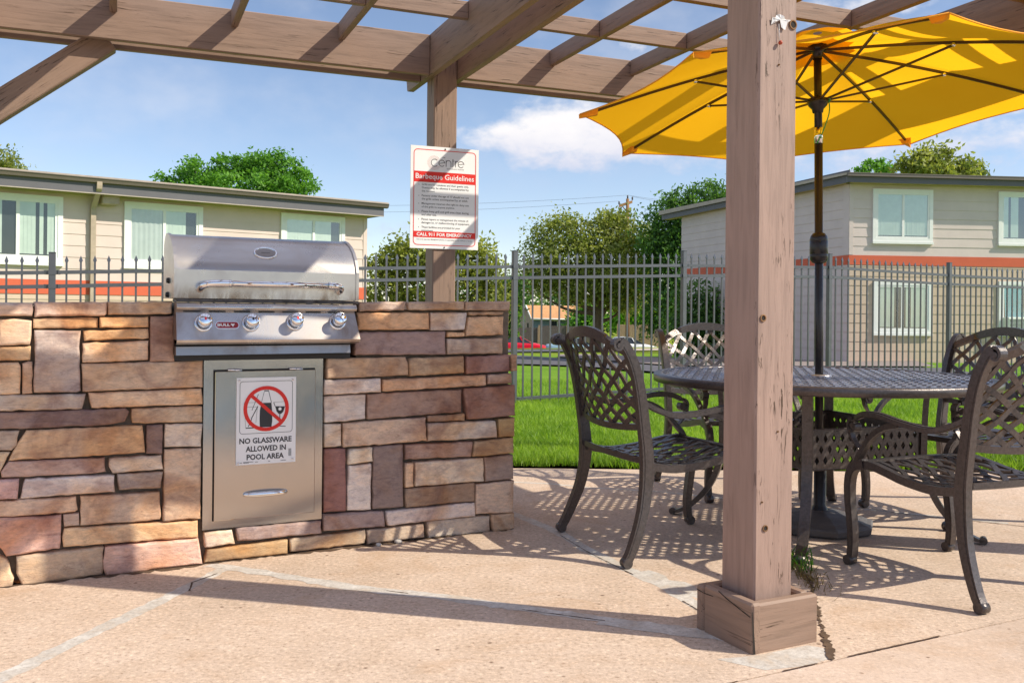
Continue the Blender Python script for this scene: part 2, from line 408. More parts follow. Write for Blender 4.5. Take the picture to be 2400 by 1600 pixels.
M['fence'] = simple('slate_fence_paint', (.105, .108, .128), .28, .25, .1, 10, 0, 60, .6)
M['pole'] = simple('umbrella_pole_paint', (.032, .028, .030), .3, .4, .1, 10)
M['rib'] = simple('umbrella_rib_paint', (.075, .045, .03), .4, .3, .1, 10)
M['resin'] = simple('umbrella_base_resin', (.11, .10, .10), .5, 0, .2, 20, .3, 60)
M['green_cord'] = simple('green_cord', (.05, .35, .08), .6)
M['tape'] = simple('clear_tape', (.72, .70, .70), .2)
M['bead'] = simple('red_bead', (.45, .06, .02), .3)
def cloth_mat():
    m, nt, b = nodes('golden_canopy_cloth')
    out = [n for n in nt.nodes if n.type == 'OUTPUT_MATERIAL'][0]
    v = vec(nt); n = nz(nt, v, 3, 4)
    c = ramp(nt, n, [(0.3, (.96, .455, .012)), (0.7, (.99, .485, .015))])
    d = nt.nodes.new('ShaderNodeBsdfDiffuse'); t = nt.nodes.new('ShaderNodeBsdfTranslucent'); mx = nt.nodes.new('ShaderNodeMixShader')
    nt.links.new(c, d.inputs[0]); nt.links.new(mixc(nt, 1.0, c, (1.03, 1.13, 1.0), 'MULTIPLY'), t.inputs[0]); mx.inputs[0].default_value = .66
    nt.links.new(d.outputs[0], mx.inputs[1]); nt.links.new(t.outputs[0], mx.inputs[2]); nt.links.new(mx.outputs[0], out.inputs[0])
    return m
M['canopy'] = cloth_mat()
M['canopy_trim'] = simple('canopy_pocket_cloth', (.90, .36, .015), .8)
M['siding'] = simple('tan_lap_siding', (.66, .53, .485), .8, 0, .05, 2.0)
M['siding2'] = simple('greige_lap_siding', (.63, .53, .50), .8, 0, .05, 2.0)
M['siding_low'] = simple('beige_shingle_siding', (.56, .43, .33), .8, 0, .05, 2.0)
M['redband'] = simple('terracotta_band', (.62, .115, .052), .7, 0, .06, 2)
M['fascia'] = simple('slate_fascia', (.115, .11, .125), .6, 0, .06, 3)
M['gutter'] = simple('brown_gutter', (.15, .12, .10), .5, 0, .06, 3)
M['soffit'] = simple('olive_soffit', (.42, .34, .15), .8)
M['roofedge'] = simple('roof_edge', (.42, .36, .30), .8)
M['trim'] = simple('white_window_trim', (.80, .80, .78), .5, 0, .03)
M['downspout'] = simple('tan_downspout', (.42, .33, .25), .55)
def glass_mat():
    m, nt, b = nodes('window_glass')
    out = [n for n in nt.nodes if n.type == 'OUTPUT_MATERIAL'][0]
    t = nt.nodes.new('ShaderNodeBsdfTransparent'); t.inputs[0].default_value = (.90, .96, .94, 1)
    g = nt.nodes.new('ShaderNodeBsdfGlossy'); g.inputs['Roughness'].default_value = .02; g.inputs[0].default_value = (.9, .95, .95, 1)
    mx = nt.nodes.new('ShaderNodeMixShader'); f = nt.nodes.new('ShaderNodeMapRange'); lw = nt.nodes.new('ShaderNodeLayerWeight'); nt.links.new(lw.outputs['Facing'], f.inputs[0]); f.inputs[3].default_value = .07; f.inputs[4].default_value = .7
    nt.links.new(f.outputs[0], mx.inputs[0]); nt.links.new(t.outputs[0], mx.inputs[1]); nt.links.new(g.outputs[0], mx.inputs[2]); nt.links.new(mx.outputs[0], out.inputs[0])
    return m
M['glass'] = glass_mat()
M['blind'] = simple('vertical_blind', (.74, .78, .70), .7, 0, .06)
M['drape'] = simple('grey_drape', (.66, .66, .64), .8, 0, .06)
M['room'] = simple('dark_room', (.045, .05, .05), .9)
M['aqua'] = simple('aqua_cloth', (.05, .45, .62), .8, 0, .2, 8)
M['bark'] = simple('bark', (.15, .10, .07), .95, 0, .4, 14, .8, 30, .2, None, (1, 1, .25))
M['pole_wood'] = simple('utility_pole_timber', (.27, .15, .075), .9, 0, .25, 8, .3, 30, .2, None, (1, 1, .2))
M['old_wood'] = simple('grey_board_fence', (.13, .105, .10), .9, 0, .3, 6, .3, 30, .2, None, (6, 6, .4))
M['tan_wood'] = simple('tan_board_fence', (.36, .25, .17), .9, 0, .3, 6, .3, 30, .2, None, (6, 6, .4))
M['yellow'] = simple('yellow_guard', (.62, .50, .06), .5)
M['shed_roof'] = simple('orange_shingle', (.56, .29, .13), .9, 0, .15, 5)
M['shed_blue'] = simple('blue_grey_siding', (.17, .23, .27), .8)
M['shed_tan'] = simple('taupe_siding', (.36, .28, .25), .8)
M['car_red'] = simple('red_car_paint', (.60, .008, .03), .22, 0, .02)
M['car_white'] = simple('white_car_paint', (.78, .78, .78), .25, 0, .02)
M['car_blue'] = simple('pale_blue_car_paint', (.30, .46, .58), .25, 0, .02)
M['car_glass'] = simple('car_glass', (.03, .04, .05), .08)
M['tyre'] = simple('tyre', (.02, .02, .02), .8)
def leaf_mat(name, a, b_, trans=.46):
    m, nt, b = nodes(name)
    out = [n for n in nt.nodes if n.type == 'OUTPUT_MATERIAL'][0]
    at = nt.nodes.new('ShaderNodeAttribute'); at.attribute_name = 'Col'
    sp = nt.nodes.new('ShaderNodeSeparateColor'); nt.links.new(at.outputs['Color'], sp.inputs[0])
    c = ramp(nt, sp.outputs[0], [(0.0, a), (1.0, b_)])
    b.inputs['Roughness'].default_value = .5; b.inputs['Specular IOR Level'].default_value = .35
    nt.links.new(c, b.inputs['Base Color'])
    t = nt.nodes.new('ShaderNodeBsdfTranslucent'); mx = nt.nodes.new('ShaderNodeMixShader'); mx.inputs[0].default_value = trans
    nt.links.new(mixc(nt, 1.0, c, (1.3, 1.35, .6), 'MULTIPLY'), t.inputs[0])
    nt.links.new(b.outputs[0], mx.inputs[1]); nt.links.new(t.outputs[0], mx.inputs[2]); nt.links.new(mx.outputs[0], out.inputs[0])
    return m
M['leaf_bright'] = leaf_mat('bright_leaf', (.075, .21, .025), (.20, .42, .06))
M['leaf_olive'] = leaf_mat('olive_leaf', (.13, .18, .04), (.38, .40, .11))
M['leaf_dark'] = leaf_mat('dark_leaf', (.04, .11, .03), (.14, .27, .06))
M['leaf_juniper'] = leaf_mat('juniper_leaf', (.12, .16, .03), (.37, .40, .07), .35)
M['leaf_added_hedge'] = leaf_mat('added_hedge_leaf', (.012, .020, .014), (.03, .042, .028), .2)  # very dark foliage for the row added to the steel door's reflection
M['leaf_lime'] = leaf_mat('lime_leaf', (.10, .26, .02), (.22, .44, .04))
M['grass'] = leaf_mat('grass_blade', (.13, .25, .02), (.33, .47, .06), .5)
M['weed'] = leaf_mat('weed_leaf', (.03, .12, .01), (.14, .30, .03), .4)
M['drygrass'] = leaf_mat('dry_weed', (.10, .07, .03), (.30, .22, .09), .3)
def lawn_mat():
    m, nt, b = nodes('lawn_ground')
    v = vec(nt); n = nz(nt, v, .7, 5); f = nz(nt, v, 14, 5)
    c = ramp(nt, n, [(0.3, (.10, .20, .016)), (0.55, (.16, .28, .025)), (0.75, (.23, .33, .04))])
    c = mixc(nt, .5, c, ramp(nt, f, [(0.3, (.06, .16, .012)), (0.7, (.20, .36, .035))]))
    # the verge beyond the path is yellower
    t = nt.nodes.new('ShaderNodeTexCoord'); s = nt.nodes.new('ShaderNodeSeparateXYZ'); nt.links.new(t.outputs['Object'], s.inputs[0])
    mr = nt.nodes.new('ShaderNodeMapRange'); nt.links.new(s.outputs[1], mr.inputs[0]); mr.inputs[1].default_value = 40; mr.inputs[2].default_value = 52
    c = mixc(nt, mr.outputs[0], c, ramp(nt, n, [(0.3, (.16, .24, .02)), (0.7, (.28, .31, .03))]))
    nt.links.new(c, b.inputs['Base Color']); b.inputs['Roughness'].default_value = .95; b.inputs['Specular IOR Level'].default_value = .1
    bump(nt, b, f, .6, .05)
    return m
M['lawn'] = lawn_mat()

# ------------------------------------------------------------------ the ground
def sst(a, b, x):
    t = min(1, max(0, (x - a) / (b - a))); return t * t * (3 - 2 * t)
def gz(x, y):
    z = .0 - .03 * max(0, min(y, 100) - 6) + .02 * min(max(x, 0), 12) * sst(6, 11, y)
    z -= .07 * min(max(-x - .6, 0), 9) * sst(5.5, 9, y)
    z += .20 * (sst(56, 58.5, y) - sst(59.5, 61, y))
    z -= .45 * (sst(59.5, 61, y) - sst(71, 76, y))
    return z
def struct(o): return tag(o, kind='structure')
def grid_terrain():
    xs = [-900, -400, -200, -120, -80, -60, -45, -35, -28, -22, -18, -14, -11, -9] + [-8 + .5 * i for i in range(33)] + [9, 10, 11, 12, 14, 18, 22, 28, 35, 45, 60, 80, 120, 200, 400, 900]
    ys = [-12, 0, 4, 5.2, 5.97] + [6.15 + .35 * i for i in range(30)] + [17 + 1.2 * i for i in range(32)] + [55 + .9 * i for i in range(27)] + [82, 90, 100, 130, 200, 400, 800, 1600]
    vs = []; fs = []
    for y in ys:
        for x in xs:
            vs.append((x, y, gz(x, y) if y > 5.5 else -.09))
    n = len(xs)
    for j in range(len(ys) - 1):
        for i in range(n - 1): fs.append((j * n + i, j * n + i + 1, (j + 1) * n + i + 1, (j + 1) * n + i))
    mb = MB(); mb.add(vs, fs, None, True)
    struct(mb.build('lawn', M['lawn']))
grid_terrain()
# patio slab: far edge borders the lawn, near edge is the joint with the pool deck
def flat(poly, z, name, m, th=.0, fan=True):
    mb = MB(); n = len(poly)
    mb.add([(x, y, z) for x, y in poly], [list(range(n))])
    if th:
        mb.add([(x, y, z) for x, y in poly] + [(x, y, z - th) for x, y in poly], [(i, i + n, (i + 1) % n + n, (i + 1) % n) for i in range(n)])
    return struct(mb.build(name, m))
def jy(x): return 2.526 + .5136 * (x - .604)
rnd = random.Random(5)
edge = [(-8 + .25 * i, 5.99 + .03 * math.sin(i * .9) + rnd.uniform(-.02, .02)) for i in range(81)]
flat([(-8, jy(-8) + .006), (12, jy(12) + .006)] + edge[::-1], 0, 'patio', M['patio'], .12)
flat([(-8, -12), (12, -12), (12, jy(12) - .006), (-8, jy(-8) - .006)], 0.002, 'pool_deck', M['deck'], .12)
def strip(pts, w, z, name, m, jag=.006, seed=1, step=.03, gaps=False):
    """a thin ragged strip along pts"""
    r = random.Random(seed); P = [Vector((x, y, 0)) for x, y in pts]; line = []
    for a, b in zip(P, P[1:]):
        k = max(1, int((b - a).length / step))
        line += [a.lerp(b, i / k) for i in range(k)]
    line.append(P[-1]); vs = []
    for i, p in enumerate(line):
        t = (line[min(i + 1, len(line) - 1)] - line[max(i - 1, 0)]).normalized(); nn = Vector((-t.y, t.x, 0))
        ww = w(i / len(line)) if callable(w) else w
        a = p + nn * (ww / 2 + r.uniform(-jag, jag)); b = p - nn * (ww / 2 + r.uniform(-jag, jag))
        vs += [(a.x, a.y, z), (b.x, b.y, z)]
    mb = MB(); mb.add(vs, [(2 * i, 2 * i + 1, 2 * i + 3, 2 * i + 2) for i in range(len(line) - 1) if not gaps or mn.noise(line[i] * 4.5 + Vector((seed, 0, 0))) > .05])
    return struct(mb.build(name, m))
strip([(-1.43, 2.35), (-1.364, 2.507), (-1.304, 2.765), (-1.21, 3.105), (-1.126, 3.455), (-1.09, 3.62)], lambda t: .062 - .012 * t, .0006, 'joint_patch', M['grout'], .006, 1)
strip([(-1.17, 3.64), (-.89, 3.519), (-.541, 3.352), (-.275, 3.275), (.01, 3.156), (.288, 3.05), (.62, 2.92)], .06, .0008, 'joint_patch', M['grout'], .009, 2)
strip([(.288, 3.012), (.45, 2.95), (.70, 2.86)], .05, .0010, 'joint_patch', M['grout'], .008, 12)
strip([(.0, 4.64), (.222, 4.228), (.331, 3.909), (.458, 3.636), (.569, 3.403), (.665, 3.12)], .055, .0005, 'joint_patch', M['grout'], .006, 3)
strip([(-.3, 5.5), (.01, 5.462), (.232, 5.419), (.441, 5.312), (.798, 5.229), (1.122, 5.054), (1.6, 4.9), (2.4, 4.5)], .03, .0006, 'joint_patch', M['grout'], .0006, 4)
strip([(.50, 3.60), (.60, 3.44), (.69, 3.29)], .085, .0004, 'grout_smear', M['grout'], .02, 5, .04)
strip([(-1.13, 3.30), (-1.155, 3.40), (-1.10, 3.52)], .006, .0016, 'pavement_crack', M['crack'], .002, 6, .015)
strip([(-.89, 3.535), (-.541, 3.368), (-.275, 3.262), (.01, 3.142), (.288, 3.033), (.62, 2.905)], .004, .0018, 'pavement_crack', M['crack'], .0015, 7, .012, True)
strip([(.03, 4.50), (.215, 4.205), (.318, 3.90), (.44, 3.626), (.55, 3.39), (.645, 3.11)], .004, .0020, 'pavement_crack', M['crack'], .0015, 8, .012, True)
strip([(1.86, 4.78), (1.997, 4.679), (2.06, 4.63), (2.13, 4.608), (2.5, 4.4)], .006, .0022, 'pavement_crack', M['crack'], .003, 9, .015)
strip([(-4, jy(-4)), (0, jy(0)), (.604, 2.526), (.936, 2.70), (1.252, 2.863), (1.704, 3.092), (6, jy(6))], .0055, .0024, 'pavement_crack', M['crack'], .0018, 10, .02, True)
strip([(1.15, 3.80), (1.13, 3.60), (1.115, 3.45), (1.06, 3.25), (1.03, 3.106), (.985, 2.93), (.964, 2.80), (.93, 2.70)], lambda t: .010 + .012 * math.sin(t * 9) ** 2, .0032, 'pavement_crack', M['crack'], .008, 11, .012)
flat([(.60, 2.70), (.72, 2.62), (.86, 2.66), (.935, 2.715), (.96, 2.79), (.90, 2.82), (.72, 2.73)], .0005, 'grout_smear', M['grout'])
# soil line along the foot of the stone wall
AL = R(27.97); UX = Vector((math.cos(AL), math.sin(AL), 0)); UY = Vector((-math.sin(AL), math.cos(AL), 0)); W0 = Vector((0, 4.298, 0))
def wpt(x, y, z=0): return W0 + UX * x + UY * y + Vector((0, 0, z))
strip([tuple(wpt(x, -.012 - .012 * math.sin(x * 7))[:2]) for x in (-3.5, -2.6, -2.05, -1.85, -1.7, -1.5, -1.35, -1.1, -.9, -.6, -.3, 0.0)], .035, .0012, 'wall_foot_soil', M['crack'], .016, 14, .02)
# path, rubble bed, sidewalk and street beyond the fence
def land(near, far, name, m, dz=.015, n=14):
    mb = MB(); vs = []
    def lerp(P, t):
        t *= len(P) - 1; i = min(int(t), len(P) - 2); t -= i
        return P[i][0] + (P[i + 1][0] - P[i][0]) * t, P[i][1] + (P[i + 1][1] - P[i][1]) * t
    k = 10
    for i in range(n + 1):
        a = lerp(near, i / n); b = lerp(far, i / n)
        for j in range(k + 1):
            x = a[0] + (b[0] - a[0]) * j / k; y = a[1] + (b[1] - a[1]) * j / k; vs.append((x, y, gz(x, y) + dz))
    mb.add(vs, [(i * (k + 1) + j, i * (k + 1) + j + 1, (i + 1) * (k + 1) + j + 1, (i + 1) * (k + 1) + j) for i in range(n) for j in range(k)], None, True)
    return mb.build(name, m)
struct(land([(-8, 34), (0, 29), (1.7, 26.5), (3.4, 20.5), (9, 18)], [(-8, 47), (0, 45), (2.2, 35), (4.2, 24.5), (10, 21.5)], 'asphalt_path', M['asphalt'], .05, 30))
tag(land([(1.9, 38.5), (2.5, 35.2), (4.3, 25), (10, 22)], [(2.3, 44), (3.6, 44), (6.0, 33), (12, 28)], 'rubble_bed', M['rubble'], .07, 30), kind='stuff')
struct(land([(-40, 56), (-5, 55.5), (5, 55.5), (40, 56)], [(-40, 57.6), (-5, 57.3), (5, 57.3), (40, 57.6)], 'sidewalk', M['sidewalk'], .05))
struct(land([(-60, 61), (60, 61)], [(-60, 71.5), (60, 71.5)], 'street', M['asphalt'], .04))

flat([(.9, -12), (12, -12), (12, 2.2), (4, 2.0), (2.4, 1.75), (.9, 1.15)], .006, 'unseen_dark_pool', simple('unseen_dark_pool', (.015, .05, .055), .06, 0, .1, 2, .1, 8, .25))  # unseen pool placed and darkened to give the steel door a dark reflection

# ------------------------------------------------------------------ stone barbecue wall (local frame: x along the wall, y into it)
WALLM = Matrix.Translation(W0) @ Matrix.Rotation(AL, 4, 'Z')
def W_(): return MB(WALLM)
PAL0 = dict(T=(.56, .41, .28), T2=(.55, .41, .30), Tk=(.52, .40, .31), O=(.62, .41, .23), O2=(.61, .43, .27), O3=(.36, .24, .11), OB=(.50, .30, .17), B=(.45, .32, .215),
           B2=(.40, .30, .20), BM=(.33, .21, .15), BMx=(.29, .19, .145), BG=(.39, .30, .24), G=(.40, .335, .285), G2=(.44, .365, .30), W=(.70, .61, .54), W2=(.62, .535, .465), W3=(.69, .61, .545),
           M=(.165, .115, .112), M2=(.215, .15, .14), MG=(.25, .19, .18), P=(.46, .29, .26), P2=(.54, .35, .28), PM=(.44, .29, .24), R=(.23, .10, .09), RM=(.26, .15, .14))
PAL = {}
for k, v in PAL0.items():
    q = tuple(.82 * x * 1.42 + .18 * g for x, g in zip(v, (.56, .47, .41))); f = min(1, .78 / max(q)); PAL[k] = tuple(x * f for x in q)
def add_stone(mb, poly, col, d, r):
    pts = []
    n = len(poly)
    for i in range(n):
        a = Vector(poly[i]); b = Vector(poly[(i + 1) % n]); k = max(1, int((b - a).length / .022))
        for j in range(k):
            p = a.lerp(b, j / k)
            pts.append(p + Vector((r.gauss(0, .0011), r.gauss(0, .0011))))
    n = len(pts)
    area = sum(pts[i].x * pts[(i + 1) % n].y - pts[(i + 1) % n].x * pts[i].y for i in range(n))
    if area < 0: pts.reverse()
    ins = []
    for i in range(n):
        t = (pts[(i + 1) % n] - pts[i - 1]); t = t.normalized() if t.length > 1e-6 else Vector((1, 0))
        ins.append(Vector((-t.y, t.x)))
    tilt = (r.uniform(-.02, .02), r.uniform(-.04, .03)); cx = sum(p.x for p in pts) / n; cz = sum(p.y for p in pts) / n
    w = min(max(p.x for p in pts) - min(p.x for p in pts), max(p.y for p in pts) - min(p.y for p in pts))
    d += .006; off = Vector((r.uniform(0, 50), r.uniform(0, 50), r.uniform(0, 50))); amp = r.uniform(.7, 1.5)
    rings = [(0, .05), (0, -d * .3), (.001, -d * .70), (.0038, -d * .92), (min(.009, w * .2), -d)]
    vs = []
    def relief(x, z):
        q = off + Vector((x * 7, 0, z * 14)); v = mn.fractal(q, .9, 2.1, 4) * .0030
        return v * amp
    for q, (i_, y) in enumerate(rings):
        for p, e in zip(pts, ins):
            s_ = p + e * i_; k = (0, .15, .6, 1, 1)[q]
            vs.append((s_.x, y + k * (tilt[0] * (s_.x - cx) + tilt[1] * (s_.y - cz)) + (relief(s_.x * 3, s_.y * 3) if q in (2, 3) else 0), max(s_.y, -.02)))
    nr = len(rings); fs = []
    for q in range(nr - 1):
        for i in range(n): fs.append((q * n + i, q * n + (i + 1) % n, (q + 1) * n + (i + 1) % n, (q + 1) * n + i))
    mb.add(vs, fs, col, True)
    base = len(mb.v) - len(vs); m0 = (nr - 1) * n
    mb.f.append([base + m0 + i for i in range(n)]); mb.c.append(col); mb.sm.append(False)
STONES = [('Tk',(-20725,10098,-19622,10108,-19625,9652,-20721,9634)),
 ('Tk',(-19587,10152,-17179,10183,-17175,9735,-17230,9666,-19575,9613)),
 ('Tk',(-17141,10183,-14864,10234,-14859,9739,-17118,9699)),
 ('T',(-20720,9517,-19644,9502,-19662,8755,-19714,8618,-20712,8587)),
 ('O',(-19606,9573,-17472,9600,-17468,9227,-19596,9187)),
 ('O',(-17416,9612,-15704,9654,-15681,9235,-17394,9219)),
 ('BM',(-15646,9663,-14759,9689,-14743,7925,-15630,7919)),
 ('G',(-19561,9140,-18020,9106,-18090,8745,-18019,6894,-18165,6838,-19559,6872,-19586,7219,-19535,8202)),
 ('O',(-17947,9106,-15693,9198,-15674,8824,-17907,8743)),
 ('T',(-17961,8655,-15696,8729,-15690,8003,-17973,7907)),
 ('O',(-20712,8537,-19661,8550,-19674,8047,-20707,8033)),
 ('T',(-20707,7987,-20056,7983,-19975,7864,-19984,6854,-20697,6847)),
 ('B',(-19938,7942,-19736,8001,-19610,7991,-19601,6849,-19935,6853)),
 ('B',(-17999,7887,-13683,7949,-13698,6902,-17975,6868)),
 ('G2',(-20697,6824,-17853,6788,-17958,6224,-20692,6257)),
 ('T',(-17791,6814,-13710,6851,-13692,6237,-17657,6244)),
 ('M',(-20692,6211,-16482,6188,-16328,6059,-16516,5672,-16932,5594,-19231,5587,-20687,5622)),
 ('B',(-16276,6159,-13691,6178,-13686,5551,-16229,5609)),
 ('BG',(-20686,5559,-20025,5533,-20100,5033,-20243,4834,-20680,4842)),
 ('T',(-19785,5544,-15869,5518,-15763,4476,-16846,4462,-20329,4481,-20066,5070)),
 ('M',(-15726,5511,-15138,5524,-15167,4393,-15720,4432)),
 ('W',(-15090,5526,-13685,5479,-13730,4587,-15082,4634)),
 ('T',(-20680,4795,-20294,4791,-20573,4187,-20673,3923)),
 ('PM',(-20336,4435,-17184,4378,-17149,3863,-17625,3804,-20564,3883,-20582,4110)),
 ('W',(-17007,4350,-15194,4340,-15122,3809,-16916,3781,-17023,4017)),
 ('T2',(-15070,4558,-13729,4519,-13725,1803,-15120,1810,-15098,3255)),
 ('P',(-20672,3818,-19993,3801,-20039,3101,-20666,3100)),
 ('W',(-19826,3773,-16847,3723,-16823,3091,-19955,3093)),
 ('G',(-16772,3725,-15129,3705,-15203,3105,-16664,3148)),
 ('T',(-20665,3061,-18139,2998,-18080,2523,-18170,2443,-20661,2479)),
 ('T2',(-17996,3010,-15221,2939,-15165,2007,-15211,1869,-17976,1926)),
 ('P',(-20660,2467,-18622,2369,-18647,1175,-20376,1074,-20652,1485)),
 ('BG',(-18568,2400,-18024,2385,-18038,1973,-18535,1926)),
 ('O2',(-18531,1865,-13826,1732,-13800,1066,-18543,1208,-18582,1539)),
 ('T',(-20649,1128,-20341,976,-20146,258,-20194,-87,-20639,-107)),
 ('B2',(-20059,1041,-17199,1060,-17209,45,-19884,-57,-20054,403)),
 ('P2',(-17147,1054,-13820,1038,-13631,38,-17122,-27,-17217,542)),
 ('W2',(-13580,1235,-12513,1195,-12381,657,-13541,612)),
 ('MG',(-12379,1263,-8930,1256,-8902,711,-12280,733)),
 ('O3',(-13458,509,-10308,607,-10289,45,-13585,33)),
 ('B2',(-10223,607,-6989,653,-6983,74,-10173,85)),
 ('BG',(-6921,651,-4348,648,-4291,69,-6915,48)),
 ('G2',(-4148,752,-1098,699,-1062,-46,-4115,8)),
 ('B',(-1021,747,124,725,131,22,-957,-57)),
 ('BG',(-7436,10299,-5287,10346,-5374,9967,-7408,9904)),
 ('BG',(-5216,10328,-2561,10381,-2557,10016,-5162,9969)),
 ('BG',(-2486,10382,-186,10437,-209,10012,-2455,9993)),
 ('OB',(-7480,9857,-4212,9882,-4178,9142,-7449,9122)),
 ('W',(-4114,9883,-2314,9896,-2467,9116,-4106,9094)),
 ('B',(-2223,9931,-473,9945,-483,9815,-2221,9775)),
 ('T',(-2264,9701,-499,9736,-507,8889,-2389,8847)),
 ('O',(-3296,9025,-2466,9023,-2464,8823,-3293,8803)),
 ('M2',(-7543,9030,-3396,9059,-3359,8031,-7557,8065)),
 ('G',(-3293,8735,-544,8740,-537,8043,-3285,8030)),
 ('B',(-8755,7932,-5237,7972,-5108,7677,-5103,7166,-8770,7099)),
 ('B',(-5065,7898,-2509,7957,-2447,7200,-5057,7118)),
 ('RM',(-2379,7930,-170,7973,-134,7223,-2344,7159)),
 ('B',(-91,7952,210,7973,218,7230,-55,7221)),
 ('W',(-8830,7051,-6372,7056,-6356,6474,-8824,6440)),
 ('B',(-6278,7007,-1387,7102,-1354,6633,-6272,6476)),
 ('BG',(-1282,7105,-65,7136,-32,6670,-1277,6656)),
 ('W',(-8824,6372,-7022,6403,-7036,5340,-8813,5286)),
 ('BMx',(-6950,6400,-2547,6473,-2562,5451,-6939,5340)),
 ('RM',(-2445,6494,116,6596,132,5187,-2269,5102)),
 ('B',(-4196,5353,-2374,5394,-2371,5077,-4193,5090)),
 ('W',(-8812,5218,-8084,5205,-8074,4269,-8803,4267)),
 ('T2',(-8018,5225,-4293,5310,-4231,4280,-7984,4200)),
 ('W3',(-4203,5043,-867,5007,-775,4234,-4184,4244)),
 ('O3',(-734,5056,110,5112,119,4235,-669,4228)),
 ('R',(-8802,4176,-7885,4166,-7835,1535,-8795,1569)),
 ('W',(-7770,4114,-6733,4143,-6703,3538,-7788,3478)),
 ('W',(-7763,3426,-6750,3449,-6755,1478,-7792,1550)),
 ('M',(-6689,4164,-5324,4177,-5297,1486,-6677,1494)),
 ('BMx',(-5228,4148,-1983,4128,-2057,3447,-5222,3515)),
 ('B2',(-1906,4100,63,4213,71,3461,-1981,3442)),
 ('T',(-5220,3368,-4836,3366,-4835,2299,-5200,2328)),
 ('W2',(-4765,3361,-1456,3359,-1418,2297,-4754,2321)),
 ('MG',(-1407,3356,72,3410,84,2282,-1340,2271)),
 ('BMx',(-5209,2258,-1881,2259,-1846,1447,-5176,1447)),
 ('T2',(-1804,2180,84,2232,101,742,-1817,846)),
 ('MG',(-8845,1479,-6191,1394,-6111,727,-8838,795)),
 ('W2',(-6097,1362,-1872,1376,-1838,769,-6042,739))]
def build_wall():
    r = random.Random(11)
    t = thing('stone_barbecue_wall', 'chest high stacked ledge stone barbecue counter with the steel grill set in it', 'stone counter', tuple(W0))
    mb = W_(); cap = W_()
    def vary(c):
        k = r.uniform(.90, 1.10); return (c[0] * k * r.uniform(.97, 1.03), c[1] * k, c[2] * k * r.uniform(.94, 1.06))
    for c, poly in STONES:
        P = [(poly[i] / 1e4, poly[i + 1] / 1e4) for i in range(0, len(poly), 2)]
        zc = sum(p[1] for p in P) / len(P)
        if zc > .94 and max(p[1] for p in P) > 1.0: add_stone(cap, P, vary(PAL[c]), r.uniform(.016, .024), r)
        else: add_stone(mb, P, vary(PAL[c]), r.uniform(.004, .017), r)
    # courses beyond the frame on the left
    z = -.02
    while z < .95:
        h = min(r.uniform(.07, .13), .965 - z); x = -2.085
        while x > -4:
            w = r.uniform(.16, .42); add_stone(mb, [(x - w + .006, z + .004), (x, z + .004), (x, z + h - .004), (x - w + .006, z + h - .004)], vary(PAL[r.choice(list(PAL))]), r.uniform(.004, .016), r); x -= w
        z += h
    x = -2.085
    while x > -4:
        w = r.uniform(.22, .4); add_stone(cap, [(x - w + .006, .965), (x, .965), (x, 1.01), (x - w + .006, 1.012)], vary(PAL['Tk']), .02, r); x -= w
    mb.build('ledge_stones', M['stone'], t)
    cap.build('cap_stones', M['stone'], t)
    c = W_()
    c.box(-4, -1.50, .028, .78, -.02, 1.0); c.box(-.735, -.004, .028, .78, -.02, 1.0)
    c.box(-1.50, -.735, .028, .78, -.02, .79); c.box(-1.50, -.735, .6, .78, .79, 1.0)
    c.build('mortar_core', M['mortar'], t)
    # stone end of the counter round the corner
    e = MB(WALLM @ Matrix.Translation((.0, 0, 0)) @ Matrix.Rotation(R(90), 4, 'Z'))
    z = -.02
    while z < 1.0:
        h = min(r.uniform(.08, .13), 1.03 - z); y = .05
        while y < .76:
            w = min(r.uniform(.15, .35), .79 - y); add_stone(e, [(y, z + .004), (y + w - .008, z + .004), (y + w - .008, z + h - .004), (y, z + h - .004)], vary(PAL[r.choice(list(PAL))]), .006, r); y += w
        z += h
    e.build('end_stones', M['stone'], t)
    top = W_(); top.box(-4, -1.50, .0, .80, 1.001, 1.012); top.box(-.735, -.02, .0, .78, 1.001, 1.02)
    top.build('counter_top', M['grout'], t)
    return t
build_wall()

